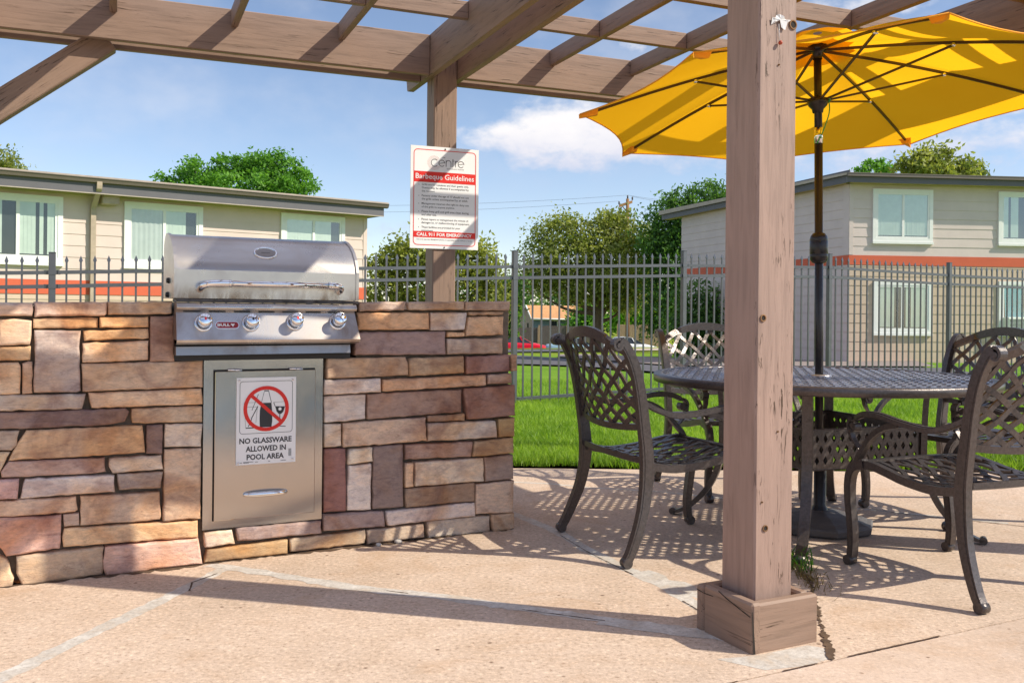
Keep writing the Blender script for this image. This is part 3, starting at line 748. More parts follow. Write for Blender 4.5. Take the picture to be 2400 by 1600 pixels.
# ------------------------------------------------------------------ gas grill, local wall frame
def build_grill():
    t = thing('gas_grill', 'stainless steel built in gas grill with long handle and four chrome knobs', 'grill', tuple(wpt(-1.12, 0, .8)))
    b = W_(); b.box(-1.472, -.775, .03, .55, .80, 1.02); b.build('firebox', M['soot'], t)
    # hood
    xl, xr = -1.487, -.757
    prof = [(-.062, 1.036), (-.064, 1.146), (-.056, 1.172), (-.040, 1.200), (-.012, 1.232), (.025, 1.258), (.075, 1.280), (.125, 1.291), (.165, 1.291), (.195, 1.276), (.212, 1.245), (.214, 1.036)]
    h = W_(); vs = []; n = len(prof)
    xs = [xl, xl + .012, xr - .012, xr]
    for x in (xl + .01, xr - .01):
        vs += [(x, y, z) for y, z in prof]
    h.add(vs, [(i, i + 1, n + i + 1, n + i) for i in range(1, n - 1)], None, True)
    h.add(vs, [(0, 1, n + 1, n)])
    hood = h.build('hood', M['hood'], t)
    for x0, x1 in ((xl, xl + .012), (xr - .012, xr)):
        e = W_(); big = [(y - .004 if y < .2 else y + .004, z + (.004 if z > 1.1 else 0)) for y, z in prof]
        vs = [(x0, y, z) for y, z in big] + [(x1, y, z) for y, z in big]
        e.add(vs, [tuple(range(n)), tuple(range(2 * n - 1, n - 1, -1))]); e.add(vs, [(i, i + n, (i + 1) % n + n, (i + 1) % n) for i in range(n)])
        e.build('hood_end', M['hood'], hood)
    for x, y, z, sg in ((xl, .06, 1.105, -1), (xl, .08, 1.050, -1), (xr, .05, 1.215, 1)):
        hm = W_(); hm.lathe([(0, .012), (.010, .010), (.012, 0)], (x, y, z), 10, (sg, 0, 0)); hm.build('hinge_bolt', M['black'], hood)
    hd = W_()
    A = [(-1.392, -.060, 1.070), (-1.392, -.085, 1.076), (-1.385, -.108, 1.086), (-1.365, -.122, 1.092), (-1.33, -.126, 1.094), (-1.29, -.126, 1.094)]
    B = [(-.90, -.126, 1.094), (-.868, -.122, 1.092), (-.848, -.108, 1.086), (-.841, -.085, 1.076), (-.841, -.060, 1.070)]
    hd.tube(bez(A, 4), .0132, 14); hd.tube([(-1.29, -.126, 1.094), (-.90, -.126, 1.094)], .0108, 16); hd.tube(bez(B, 4), .0132, 14)
    for x in (-1.29, -.90): hd.lathe([(.0108, -.004), (.0142, -.004), (.0142, .004), (.0108, .004)], (x, -.126, 1.094), 16, (1, 0, 0))
    hd.build('handle', M['chrome'], hood)
    lg = MB(WALLM @ Matrix.Translation((-1.134, -.022, 1.219)) @ Matrix.Rotation(R(-36), 4, 'X') @ Matrix.Scale(1.0, 4))
    ov = lambda a, b, y: [(a * math.cos(2 * PI * k / 36), y, b * math.sin(2 * PI * k / 36)) for k in range(36)]
    rings = [ov(.048, .030, .014), ov(.048, .030, -.006), ov(.045, .027, -.010), ov(.040, .023, -.006)]
    vs = sum(rings, []); lg.add(vs, [(q * 36 + k, q * 36 + (k + 1) % 36, (q + 1) * 36 + (k + 1) % 36, (q + 1) * 36 + k) for q in range(3) for k in range(36)], None, True)
    pl_ = MB(lg.M); pl_.add(rings[3], [list(range(36))]); pl_.build('emblem_plate', M['tray'], hood)
    lg.build('oval_emblem', M['chrome'], hood)
    bar = MB(WALLM @ Matrix.Translation((-1.134, -.022, 1.219)) @ Matrix.Rotation(R(-36), 4, 'X')); bar.box(-.018, .018, -.0068, -.006, -.0012, .0012); bar.build('emblem_bar', M['grey_ink'], hood)
    lip = W_(); lip.bbox(-1.478, -.757, -.066, .03, 1.021, 1.034, .002); lip.build('sooty_lip', M['soot'], t)
    # rounded top rail of the fascia
    tr = W_(); pr = [(-.03, 1.019), (-.085, 1.019), (-.100, 1.014), (-.107, 1.004), (-.105, .994), (-.094, .990), (-.03, .990)]
    nn = len(pr); vs = [(-1.4815, y, z) for y, z in pr] + [(-.778, y, z) for y, z in pr]
    tr.add(vs, [tuple(range(nn)), tuple(range(2 * nn - 1, nn - 1, -1))]); tr.add(vs, [(i, i + nn, i + nn + 1, i + 1) for i in range(nn - 1)], None, True)
    tr.build('fascia_rail', M['panel'], t)
    # sloped control panel
    p0 = Vector((0, -.082, .9895)); p1 = Vector((0, -.122, .878))
    cp = W_()
    cp.add([(-1.4815, p0.y, p0.z), (-.781, p0.y, p0.z), (-.767, p1.y, p1.z), (-1.483, p1.y, p1.z), (-1.4815, .0, p0.z), (-.781, .0, p0.z), (-.767, .0, p1.z), (-1.483, .0, p1.z)],
           [(0, 1, 2, 3), (0, 3, 7, 4), (1, 5, 6, 2), (0, 4, 5, 1)])
    cp.add([(-1.483, p1.y, p1.z), (-.767, p1.y, p1.z), (-.767, p1.y + .003, p1.z - .010), (-1.483, p1.y + .003, p1.z - .010), (-.772, p1.y + .03, p1.z - .018), (-1.481, p1.y + .03, p1.z - .018), (-.772, .0, p1.z - .018), (-1.481, .0, p1.z - .018)],
           [(0, 1, 2, 3), (3, 2, 4, 5), (5, 4, 6, 7)])
    panel = cp.build('control_panel', M['panel'], t)
    sl = W_()
    for k in range(7):
        x = -1.455 + k * .094; sl.box(x, x + .062, -.0885, -.08, .9855, .9882)
    sl.build('vent_slot', M['black'], panel)
    pn = Vector((0, (p1 - p0).z, -(p1 - p0).y)).normalized()      # outward normal of the panel
    if pn.y > 0: pn = -pn
    def onp(x, z): k = (p0.z - z) / (p0.z - p1.z); return Vector((x, p0.y + (p1.y - p0.y) * k, z))
    for x, z, ic in ((-1.384, .941, 'red'), (-1.207, .941, 'ink'), (-1.033, .945, 'red'), (-.858, .947, 'ink')):
        c = onp(x, z)
        bz = W_(); bz.lathe([(.0345, 0), (.0345, .004), (.031, .0075), (.026, .006), (.026, 0)], c, 28, pn)
        kn = bz.build('knob_bezel', M['chrome'], panel)
        k2 = W_(); k2.lathe([(.0225, .004), (.0235, .012), (.0255, .040), (.0262, .047), (.0245, .051), (.018, .0545), (0, .0560)], c, 28, pn)
        kb = k2.build('knob', M['chrome'], panel)
        ax = Vector((1, 0, 0)); up = pn.cross(ax) * -1
        d = W_(); q = c + pn * .0562
        d.add([q + ax * a * .0042 + up * b_ * .0048 for a, b_ in ((-1, -1), (0, -1.5), (1, -.6), (.6, .3), (1, 1), (0, 1.2), (-1, .8))], [tuple(range(7))])
        d.build('knob_icon', M[ic], kb)
    # red pill badge: BULL and a white bull head
    c = onp(-1.296, .9335); c2 = c + pn * .0035; ax = Vector((1, 0, 0)); up = pn.cross(ax); up = up if up.z > 0 else -up
    F = Matrix((ax.to_4d(), (-pn).to_4d(), up.to_4d(), (0, 0, 0, 1))).transposed(); F[0][3], F[1][3], F[2][3] = c2; F[3] = (0, 0, 0, 1)
    def pill(a, b, y0, y1):
        P = [(a - b + b * math.cos(R(k)), b * math.sin(R(k))) for k in range(-90, 91, 15)] + [(-a + b + b * math.cos(R(k)), b * math.sin(R(k))) for k in range(90, 271, 15)]
        m_ = MB(WALLM @ F); m_.ext(P, y0, y1); return m_
    bd = pill(.0425, .0125, .0035, -.0005).build('badge', M['badge'], panel)
    pill(.0445, .0145, .0035, .0005).build('badge_rim', M['chrome'], bd)
    tx = MB(WALLM @ F); put_text(tx, 'BULL', -.0375, -.0058, -.0012, .048, .0118, .04)
    tx.v = [tuple(v) for v in tx.v]
    tx.add([(.0165 + x, -.0012, z) for x, z in ((-.002, .006), (.004, .004), (.010, .006), (.011, .002), (.008, -.001), (.006, -.006), (.002, -.006), (0, -.001), (-.004, .001))], [tuple(range(9))])
    tx.build('badge_lettering', M['white'], bd)
    gap = W_(); gap.box(-1.475, -.775, -.03, .03, .853, .862); gap.box(-1.478, -.775, -.015, .03, .795, .815); gap.build('shadow_gap', M['black'], t)
    tray = W_()
    tray.add([(-1.4775, -.064, .851), (-.792, -.064, .853), (-.792, -.070, .820), (-1.4775, -.070, .818), (-1.4775, .02, .851), (-.770, .02, .853), (-.770, .02, .820), (-1.4775, .02, .818)],
             [(0, 1, 2, 3), (1, 5, 6, 2), (0, 3, 7, 4), (0, 4, 5, 1), (3, 2, 6, 7)])
    tray.build('drip_tray', M['tray'], t)
build_grill()

def build_door():
    t = thing('access_door', 'brushed steel access door with arched pull set in stone below the grill', 'access door', tuple(wpt(-1.127, 0, .13)))
    f = W_(); x0, x1, z0, z1 = -1.365, -.889, .131, .794; a0, a1, b0, b1 = -1.329, -.923, .163, .757
    y = -.008
    for q in ((x0, x1, b1, z1), (x0, x1, z0, b0), (x0, a0, b0, b1), (a1, x1, b0, b1)): f.box(q[0], q[1], y, .04, q[2], q[3])
    fr = f.build('door_frame', M['door'], t)
    g = W_(); g.box(a0, a1, .0, .03, b0, b1); g.build('door_gap', M['black'], t)
    d = W_(); d.bbox(a0 + .004, a1 - .002, -.027, .0, b0 + .003, b1 - .006, .002); dp = d.build('door_panel', M['door'], t)
    for x in (-1.249, -1.005):
        h = W_(); h.lathe([(0, -.027), (.005, -.027), (.005, -.001)], (x, -.020, .7555), 10, (1, 0, 0)); h.lathe([(.005, .001), (.005, .027), (0, .027)], (x, -.022, .7555), 10, (1, 0, 0))
        h.build('hinge', M['chrome'], t)
    p = W_(); pts = [(-1.211, -.025, .262), (-1.205, -.034, .262), (-1.18, -.046, .2625), (-1.1255, -.052, .263), (-1.07, -.046, .2625), (-1.046, -.034, .262), (-1.040, -.022, .262)]
    L = bez(pts, 5); p.tube(L, [.0045 + .004 * math.sin(PI * i / (len(L) - 1)) for i in range(len(L))], 10, True, 1.25, (0, -1, .3)); p.build('pull_handle', M['chrome'], dp)
build_door()

# ------------------------------------------------------------------ flat sign drawing helpers (local x-z plane, y towards the reader is negative)
def rrect(x0, x1, z0, z1, r, n=6):
    P = []
    for cx, cz, a0 in ((x1 - r, z1 - r, 0), (x0 + r, z1 - r, 90), (x0 + r, z0 + r, 180), (x1 - r, z0 + r, 270)):
        for k in range(n + 1): a = R(a0 + 90 * k / n); P.append((cx + r * math.cos(a), cz + r * math.sin(a)))
    return P
def ring(mb, A, B, y):
    n = len(A); mb.add([(p[0], y, p[1]) for p in A] + [(p[0], y, p[1]) for p in B], [(i, (i + 1) % n, n + (i + 1) % n, n + i) for i in range(n)])
def poly(mb, P, y): mb.add([(p[0], y, p[1]) for p in P], [list(range(len(P)))])
def circ(cx, cz, r, n=40, a0=0, a1=360): return [(cx + r * math.cos(R(a0 + (a1 - a0) * k / n)), cz + r * math.sin(R(a0 + (a1 - a0) * k / n))) for k in range(n + (0 if a1 - a0 == 360 else 1))]
def line(mb, a, b, w, y):
    d = Vector((b[0] - a[0], b[1] - a[1])).normalized() * w / 2
    poly(mb, [(a[0] - d.y, a[1] + d.x), (b[0] - d.y, b[1] + d.x), (b[0] + d.y, b[1] - d.x), (a[0] + d.y, a[1] - d.x)], y)
def build_glass_sign():
    t = thing('prohibition_sign', 'white NO GLASSWARE sign with red ring fixed on the steel door', 'sign', tuple(wpt(-1.126, -.03, .55)))
    X0, Z0, Wd, H = -1.2435, .3795, .2365, .3445
    S = WALLM @ Matrix.Translation((X0, -.0305, Z0))
    mb = MB(S); mb.box(0, Wd, -.0015, .0035, 0, H); mb.build('sign_plate', M['white'], t)
    k = MB(S); y = -.0021
    ring(k, rrect(.012, Wd - .014, .122, H - .014, .012), rrect(.0137, Wd - .0157, .1237, H - .0157, .0105), y)
    # bottle, tumbler and goblet
    cx, cz, rr = .117, .220, .0905
    bot = [(.092, .146), (.138, .146), (.141, .17), (.1405, .205), (.137, .243), (.097, .243), (.0915, .215), (.0905, .18)]
    poly(k, bot, y)
    line(k, (.097, .243), (.108, .288), .0015, y); line(k, (.137, .243), (.126, .288), .0022, y); line(k, (.108, .290), (.127, .290), .003, y); line(k, (.108, .294), (.127, .294), .0012, y)
    poly(k, [(.152, .228), (.192, .226), (.185, .205), (.176, .196), (.166, .197), (.158, .207)], y)
    line(k, (.146, .244), (.152, .228), .0025, y); line(k, (.192, .226), (.196, .246), .0012, y); line(k, (.146, .244), (.196, .246), .001, y); line(k, (.171, .197), (.172, .150), .003, y); line(k, (.150, .1495), (.195, .1455), .003, y)
    line(k, (.083, .230), (.058, .182), .0035, y); line(k, (.085, .278), (.060, .215), .002, y); line(k, (.082, .232), (.076, .165), .001, y); line(k, (.030, .246), (.075, .246), .001, y); line(k, (.030, .228), (.083, .228), .001, y)
    line(k, (.029, .245), (.036, .148), .001, y); line(k, (.036, .1455), (.068, .1455), .004, y); line(k, (.046, .150), (.060, .182), .003, y)
    put_text(k, 'NO GLASSWARE', .012, .083, y, .208, .0225, .03)
    put_text(k, 'ALLOWED IN', .037, .0505, y, .160, .0225, .03)
    put_text(k, 'POOL AREA', .041, .018, y, .148, .0225, .03)
    for i in range(12): k.add([(.207, y, .026 + i * .0025), (.219, y, .026 + i * .0025), (.219, y, .0272 + i * .0025), (.207, y, .0272 + i * .0025)], [(0, 1, 2, 3)])
    for a, b, z in ((.014, .024, .008), (.028, .068, .0095), (.028, .050, .0065), (.074, .086, .008), (.126, .134, .008), (.176, .198, .008)): k.add([(a, y, z), (b, y, z), (b, y, z + .0018), (a, y, z + .0018)], [(0, 1, 2, 3)])
    k.build('sign_printing', M['ink'], t)
    w = MB(S); poly(w, circ(.1715, .2165, .0065, 16), -.0026); w.build('glass_highlight', M['white'], t)
    r_ = MB(S); y = -.0031
    ring(r_, circ(cx, cz, rr), circ(cx, cz, rr - .0145), y)
    d = Vector((math.cos(R(-42)), math.sin(R(-42)))) * (rr - .007); line(r_, (cx - d.x, cz - d.y), (cx + d.x, cz + d.y), .0135, y - .0003)
    r_.build('prohibition_ring', M['red'], t)
    for a, b in ((.010, H - .011), (Wd - .0145, H - .011), (.008, .008), (Wd - .014, .013)):
        q = MB(S); q.lathe([(0, .0045), (.0035, .0038), (.0048, 0)], (a, -.0015, b), 12, (0, -1, 0)); q.build('screw_head', M['chrome'], t)
build_glass_sign()

# ------------------------------------------------------------------ pergola (u along the long beams, v along the rafters away from the camera)
TH = R(22.75)
PU = Vector((math.cos(TH), math.sin(TH), 0)); PV = Vector((-math.sin(TH), math.cos(TH), 0)); P1 = Vector((-.44, 5.70, 0))
P2C = Vector((.769, 2.912, 0)); TH2 = R(27)
def pg(u, v, z=0): return P1 + PU * u + PV * v + Vector((0, 0, z))
perg = thing('pergola', 'brown painted timber pergola with lattice roof over the grill and table', 'pergola', tuple(P1))
def board(name, a, b, w, h, m, parent, cham=.005, up=(0, 0, 1), tail=None):
    """timber from a to b (centre line), w across, h along up; its own local frame keeps the grain along its length"""
    a = Vector(a); b = Vector(b); L = (b - a).length; x = (b - a).normalized(); z = Vector(up); z = (z - x * z.dot(x)).normalized(); y = z.cross(x)
    bm = bmesh.new()
    if tail:
        prof = tail(L, h)
        vs = [bm.verts.new((p[0], -w / 2, p[1])) for p in prof]; f = bm.faces.new(vs)
        g = bmesh.ops.extrude_face_region(bm, geom=[f]); bmesh.ops.translate(bm, verts=[v for v in g['geom'] if isinstance(v, bmesh.types.BMVert)], vec=(0, w, 0))
        bmesh.ops.recalc_face_normals(bm, faces=bm.faces)
    else:
        bmesh.ops.create_cube(bm, size=1)
        for v in bm.verts: v.co = Vector(((v.co.x + .5) * L, v.co.y * w, v.co.z * h))
        bmesh.ops.bevel(bm, geom=list(bm.edges), offset=cham, segments=1, affect='EDGES')
    me = bpy.data.meshes.new(name); bm.to_mesh(me); bm.free(); me.materials.append(m)
    o = bpy.data.objects.new(name, me); COL.objects.link(o); o.parent = parent
    mw = Matrix((x.to_4d(), y.to_4d(), z.to_4d(), (0, 0, 0, 1))).transposed(); mw[3] = (0, 0, 0, 1)
    for i in range(3): mw[i][3] = a[i] - parent_world(parent)[i]
    o.matrix_basis = mw
    return o
def parent_world(p):
    return p.location if p else Vector((0, 0, 0))
def ogee(L, h):
    P = [(0, -h / 2), (L - .085, -h / 2)]
    P += [(L - .085 + .02 * math.sin(R(k)), -h / 2 + .03 - .03 * math.cos(R(k))) for k in range(0, 91, 30)]
    P += [(L - .062, -h / 2 + .045), (L - .058, -h / 2 + .06), (L - .045, -h / 2 + .085), (L - .025, -h / 2 + .105), (L - .006, -h / 2 + .118), (L, -h / 2 + .13), (L, h / 2), (0, h / 2)]
    return P
ZB0, ZB1 = 2.395, 2.635; ZB = (ZB0 + ZB1) / 2; HB = ZB1 - ZB0
PUS = (-2.58, 0.0, 2.40)                      # post lines
PW = .146
post2 = None
def base_boards(parent, c, zt, m):
    """four plinth boards boxed round the foot of a post; parent frame has x up the post"""
    pass
for u in PUS:
    for v in (0.0, -3.03):
        c = pg(u, v)
        if u == 0.0 and v < -1: c = P2C.copy()
        m = M['wood_worn'] if v < -1 else M['wood']
        U_, V_ = (PU, PV) if c != P2C else (Vector((math.cos(TH2), math.sin(TH2), 0)), Vector((-math.sin(TH2), math.cos(TH2), 0)))
        pw = .152 if v < -1 else PW
        p = board('post', c + Vector((0, 0, -.02)), c + Vector((0, 0, ZB1 - .01)), pw, pw * (1.0 if v < -1 else 1), m, perg, .006, V_)
        # four plinth boards boxed round the foot, children of the post
        def under(o): w = o.matrix_basis.copy(); o.parent = p; o.matrix_basis = p.matrix_basis.inverted() @ w
        a = .131; t = .036; H = .145
        for (x0, y0, x1, y1, hh) in ((-a + .004, -a + t / 2, a, -a + t / 2, H), (-a, a - t / 2, a, a - t / 2, H - .004), (-a + t / 2, -a - .001, -a + t / 2, a - t - .002, H + .003), (a - t / 2, -a + t + .002, a - t / 2, a - t - .002, H - .002)):
            A = c + U_ * x0 + V_ * y0; B = c + U_ * x1 + V_ * y1
            under(board('base_board', A + Vector((0, 0, hh / 2 - .01)), B + Vector((0, 0, hh / 2 - .01)), t, hh + .02, M['wood'], perg, .007))
        if v < -1 and u == 0.0:
            mb = MB(Matrix.Translation(c) @ Matrix.Rotation(TH2, 4, 'Z'))
            def crack(P, w):
                for q, (y, z) in enumerate(P[:-1]):
                    y2, z2 = P[q + 1]; mb.add([(-a - .0012, y, z - w), (-a - .0012, y2, z2 - w * .6), (-a - .0012, y2, z2 + w * .6), (-a - .0012, y, z + w)], [(0, 1, 2, 3)])
            crack([(.125, .125), (.09, .121), (.045, .123)], .0016); crack([(.02, .147), (-.01, .136), (-.05, .126), (-.09, .116), (-.124, .108)], .0020); crack([(.10, .082), (.085, .074)], .001)
            mb.add([(-a + .004, -a - .0014, .0), (-a - .002, -a - .0014, .125), (-a + .001, -a - .0014, .125), (-a + .013, -a - .0014, .0)], [(0, 1, 2, 3)])
            under(mb.build('split_crack', M['hole'], perg))
# long beams: twin boards either side of the posts, front and rear rows
for v in (0.0, -3.03):
    for side in (-1, 1):
        vv = v + side * (PW / 2 + .020)
        for u0, u1 in ((-3.1, -.112), (.112, 2.29)):
            board('beam', pg(u0, vv, ZB), pg(u1, vv, ZB), .038, HB, M['wood'], perg)
# twin cross beams over each post line, running through with shaped tails
for u in PUS:
    for side in (-1, 1):
        uu = u + side * (PW / 2 + .020)
        board('cross_beam', pg(uu, -3.5, ZB + .001), pg(uu, .44, ZB + .001), .038, HB + .002, M['wood'], perg, tail=ogee)
# rafters and blocking between them
RZ0, RZ1 = 2.537, 2.634; RZ = (RZ0 + RZ1) / 2
bays = [(-2.58, 0.0, (-1.845, -1.235, -.645)), (0.0, 2.40, (.69, 1.265, 1.83))]
for u0, u1, us in bays:
    for u in us:
        board('rafter', pg(u, -3.03 + PW / 2 + .04, RZ), pg(u, -PW / 2 - .041, RZ), .038, RZ1 - RZ0, M['wood'], perg, .004)
    ends = [u0 + .112] + [x for u in us for x in (u - .0195, u + .0195)] + [u1 - .112]
    for v in (-.755, -1.48, -2.16, -2.74):
        for k in range(0, len(ends), 2):
            board('blocking', pg(ends[k], v, RZ + .001), pg(ends[k + 1], v, RZ + .001), .038, RZ1 - RZ0 - .004, M['wood'], perg, .004)
# knee braces from the beams to the corner posts
def brace(u, v, du, dv):
    a = pg(u + du * .60, v + dv * .60, ZB0 + .025); b = pg(u + du * .04, v + dv * .04, ZB0 - .50)
    board('knee_brace', b, a, .088, .138, M['wood'], perg, .005, (0, 0, 1))
brace(-2.58, 0, 1.18, 0)
# knots, plugged bolt holes and hardware on the front post
def post_detail():
    c = P2C; F = Matrix.Translation(c) @ Matrix.Rotation(TH2, 4, 'Z')
    p = [o for o in perg.children if o.name.startswith('post') and (Vector(o.matrix_basis.translation) + P1 - c).length < .1][0]
    def part(mb, name, m):
        o = mb.build(name, m, perg); w = o.matrix_basis.copy(); o.parent = p; o.matrix_basis = p.matrix_basis.inverted() @ w; return o
    for x, z, r in ((-.052, .985, .011), (-.036, .35, .010), (.056, 1.885, .015), (.0, 1.755, .003), (-.05, .43, .003), (.01, .64, .003)):
        mb = MB(F); mb.lathe([(r, .0), (r, .0035), (r * .72, .003), (r * .7, 0.0)], (x, -.0765, z), 18, (0, -1, 0)); part(mb, 'bolt_rim', M['pole_wood'])
        mb = MB(F); mb.lathe([(r * .74, .0008), (0, .0012)], (x, -.0765, z), 14, (0, -1, 0)); part(mb, 'bolt_hole', M['hole'])
post_detail()

# torn clear tape with a hanging red bead, stuck high on the front post
def build_tape():
    c = P2C; F = Matrix.Translation(c) @ Matrix.Rotation(TH2, 4, 'Z') @ Matrix.Translation((.006, -.0775, .128)) @ Matrix.Scale(.8, 4, (1, 0, 0))
    t = thing('torn_tape', 'torn clear tape with a red bead hanging, stuck high on the front timber post', 'tape', tuple(F @ Vector((-.02, 0, 1.75))))
    mb = MB(F); r = random.Random(4); P = []
    for k in range(9): P.append((-.046 + .011 * k + r.uniform(-.003, .003), 1.748 + r.uniform(-.006, .012) + .012 * math.sin(k * .9)))
    for k in range(9)[::-1]: P.append((-.046 + .011 * k, 1.775 + r.uniform(-.004, .008) - .006 * abs(k - 4) * .5))
    vs = [(x, -.001 - .006 * abs(math.sin(i * 1.7)), z) for i, (x, z) in enumerate(P)] + [(-.002, -.004, 1.764)]
    mb.add(vs, [(i, (i + 1) % 18, 18) for i in range(18)]); mb.build('tape_scrap', M['tape'], t)
    mb = MB(F); mb.tube([(-.012, -.003, 1.75), (-.0115, -.004, 1.722), (-.010, -.004, 1.700)], .0012, 6); mb.build('string', M['tape'], t)
    mb = MB(F); mb.lathe([(0, -.008), (.006, -.004), (.0075, 0), (.006, .004), (0, .008)], (-.0095, -.008, 1.692), 12, (.3, .2, 1)); mb.build('bead', M['bead'], t)
build_tape()

# ------------------------------------------------------------------ guidelines sign on the rear post
def build_guidelines():
    S = Matrix.Translation(pg(-.218, -.081, 1.367)) @ Matrix.Rotation(TH, 4, 'Z')
    t = thing('guidelines_sign', 'white and red Barbeque Guidelines sign screwed to the rear pergola post', 'sign', tuple(S @ Vector((.215, 0, .3))))
    Wd, H = .431, .610
    mb = MB(S); mb.box(0, Wd, -.002, .004, 0, H); mb.build('sign_plate', M['white'], t)
    r_ = MB(S); y = -.0026
    ring(r_, rrect(.018, Wd - .018, .019, H - .019, .025), rrect(.0225, Wd - .0225, .0235, H - .0235, .021), y)
    r_.add([(.0215, y - .0003, .395), (Wd - .0215, y - .0003, .395), (Wd - .0215, y - .0003, .459), (.0215, y - .0003, .459)], [(0, 1, 2, 3)])
    r_.add([(.0215, y - .0003, .066), (Wd - .0215, y - .0003, .066), (Wd - .0215, y - .0003, .102), (.0215, y - .0003, .102)], [(0, 1, 2, 3)])
    r_.build('red_printing', M['red'], t)
    w = MB(S); put_text(w, 'Barbeque Guidelines', .031, .415, y - .0009, .369, None, .008); w.build('white_heading', M['white'], t); w = MB(S); put_text(w, 'CALL 911 FOR EMERGENCY', .040, .0735, y - .0009, .349, .0205, .03)
    w.build('white_lettering', M['white'], t)
    k = MB(S)
    def arc(cx, cz, r, a0, a1, wd): ring2(k, circ(cx, cz, r + wd / 2, 24, a0, a1), circ(cx, cz, r - wd / 2, 24, a0, a1), y)
    def ring2(mb, A, B, yy):
        n = len(A); mb.add([(p[0], yy, p[1]) for p in A] + [(p[0], yy, p[1]) for p in B], [(i, i + 1, n + i + 1, n + i) for i in range(n - 1)])
    lw = .0045; z0 = .5135; rr = .0195
    arc(.149, z0, rr + .002, 45, 315, lw)                                         # c
    arc(.194, z0, rr - .001, 0, 320, lw); line(k, (.176, z0 - .002), (.213, z0 + .004), lw * .8, y)   # e
    line(k, (.221, z0 - rr), (.221, z0 + rr), lw, y); arc(.2365, z0 + .003, .0155, 0, 180, lw); line(k, (.252, z0 + .003), (.252, z0 - rr), lw, y)   # n
    line(k, (.264, z0 + rr + .010), (.264, z0 - rr), lw, y); line(k, (.260, z0 + rr - .002), (.273, z0 + rr - .002), lw * .8, y)   # t
    line(k, (.281, z0 - rr), (.281, z0 + rr), lw, y); arc(.292, z0 + .008, .010, 60, 180, lw)       # r
    arc(.316, z0, rr - .001, 0, 320, lw); line(k, (.298, z0 - .002), (.335, z0 + .004), lw * .8, y)   # e
    put_text(k, 'apartment homes', .225, .479, y, .110, None, .0, 1.15)
    put_text(k, 'the', .197, .5445, y, .018, None)
    k.build('logo_lettering', M['grey_ink'], t)
    pk = MB(S)
    for q in range(3):
        for a in range(40, 322, 13):
            c = (.146 + (.0275 + .0065 * q) * math.cos(R(a + 5 * q)), z0 + (.0275 + .0065 * q) * math.sin(R(a + 5 * q))); poly(pk, circ(*c, .0021 + .0003 * q, 8), y + .0002)
    pk.build('logo_dots', M['pink_ink'], t)
    tx = MB(S)
    rows = [('Grills are for residents and their guests only.', 1, .298), ('Guests may be allowed if accompanied by', 0, .298), ('the resident.', 0, .084), None,
            ('Persons under the age of 17 should not use', 1, .298), ('the grills unless accompanied by an adult.', 0, .292), None,
            ('Management reserves the right to deny use', 1, .298), ('of the grills to anyone anytime.', 0, .208), None,
            ('Please keep grill and grill area clean during', 1, .298), ('and after use.', 0, .094), None,
            ('Please report to management the misuse of,', 1, .298), ('damages to, or malfunctioning of equipment.', 0, .305), None,
            ('These facilities are provided for your', 1, .245), ('enjoyment.', 0, .075)]
    zz = .3755
    for r0 in rows:
        if r0 is None: zz -= .0075; continue
        s_, bl, wd = r0
        put_text(tx, s_, .070, zz, y, wd, None, .004)
        if bl: poly(tx, circ(.052, zz + .004, .0022, 10), y)
        zz -= .0197
    fp = MB(S); put_text(fp, 'Area is not supervised. Management assumes no responsibility for any accidents or injuries.', .040, .0505, y, .350, None, .006)
    fp.build('fine_print', M['ink'], t); tx.build('small_lettering', M['ink'], t)
    for z in (H - .012, .009):
        q = MB(S); q.lathe([(0, .004), (.004, .0035), (.005, 0)], (.215, -.002, z), 10, (0, -1, 0)); q.build('screw_head', M['soot'], t)
build_guidelines()

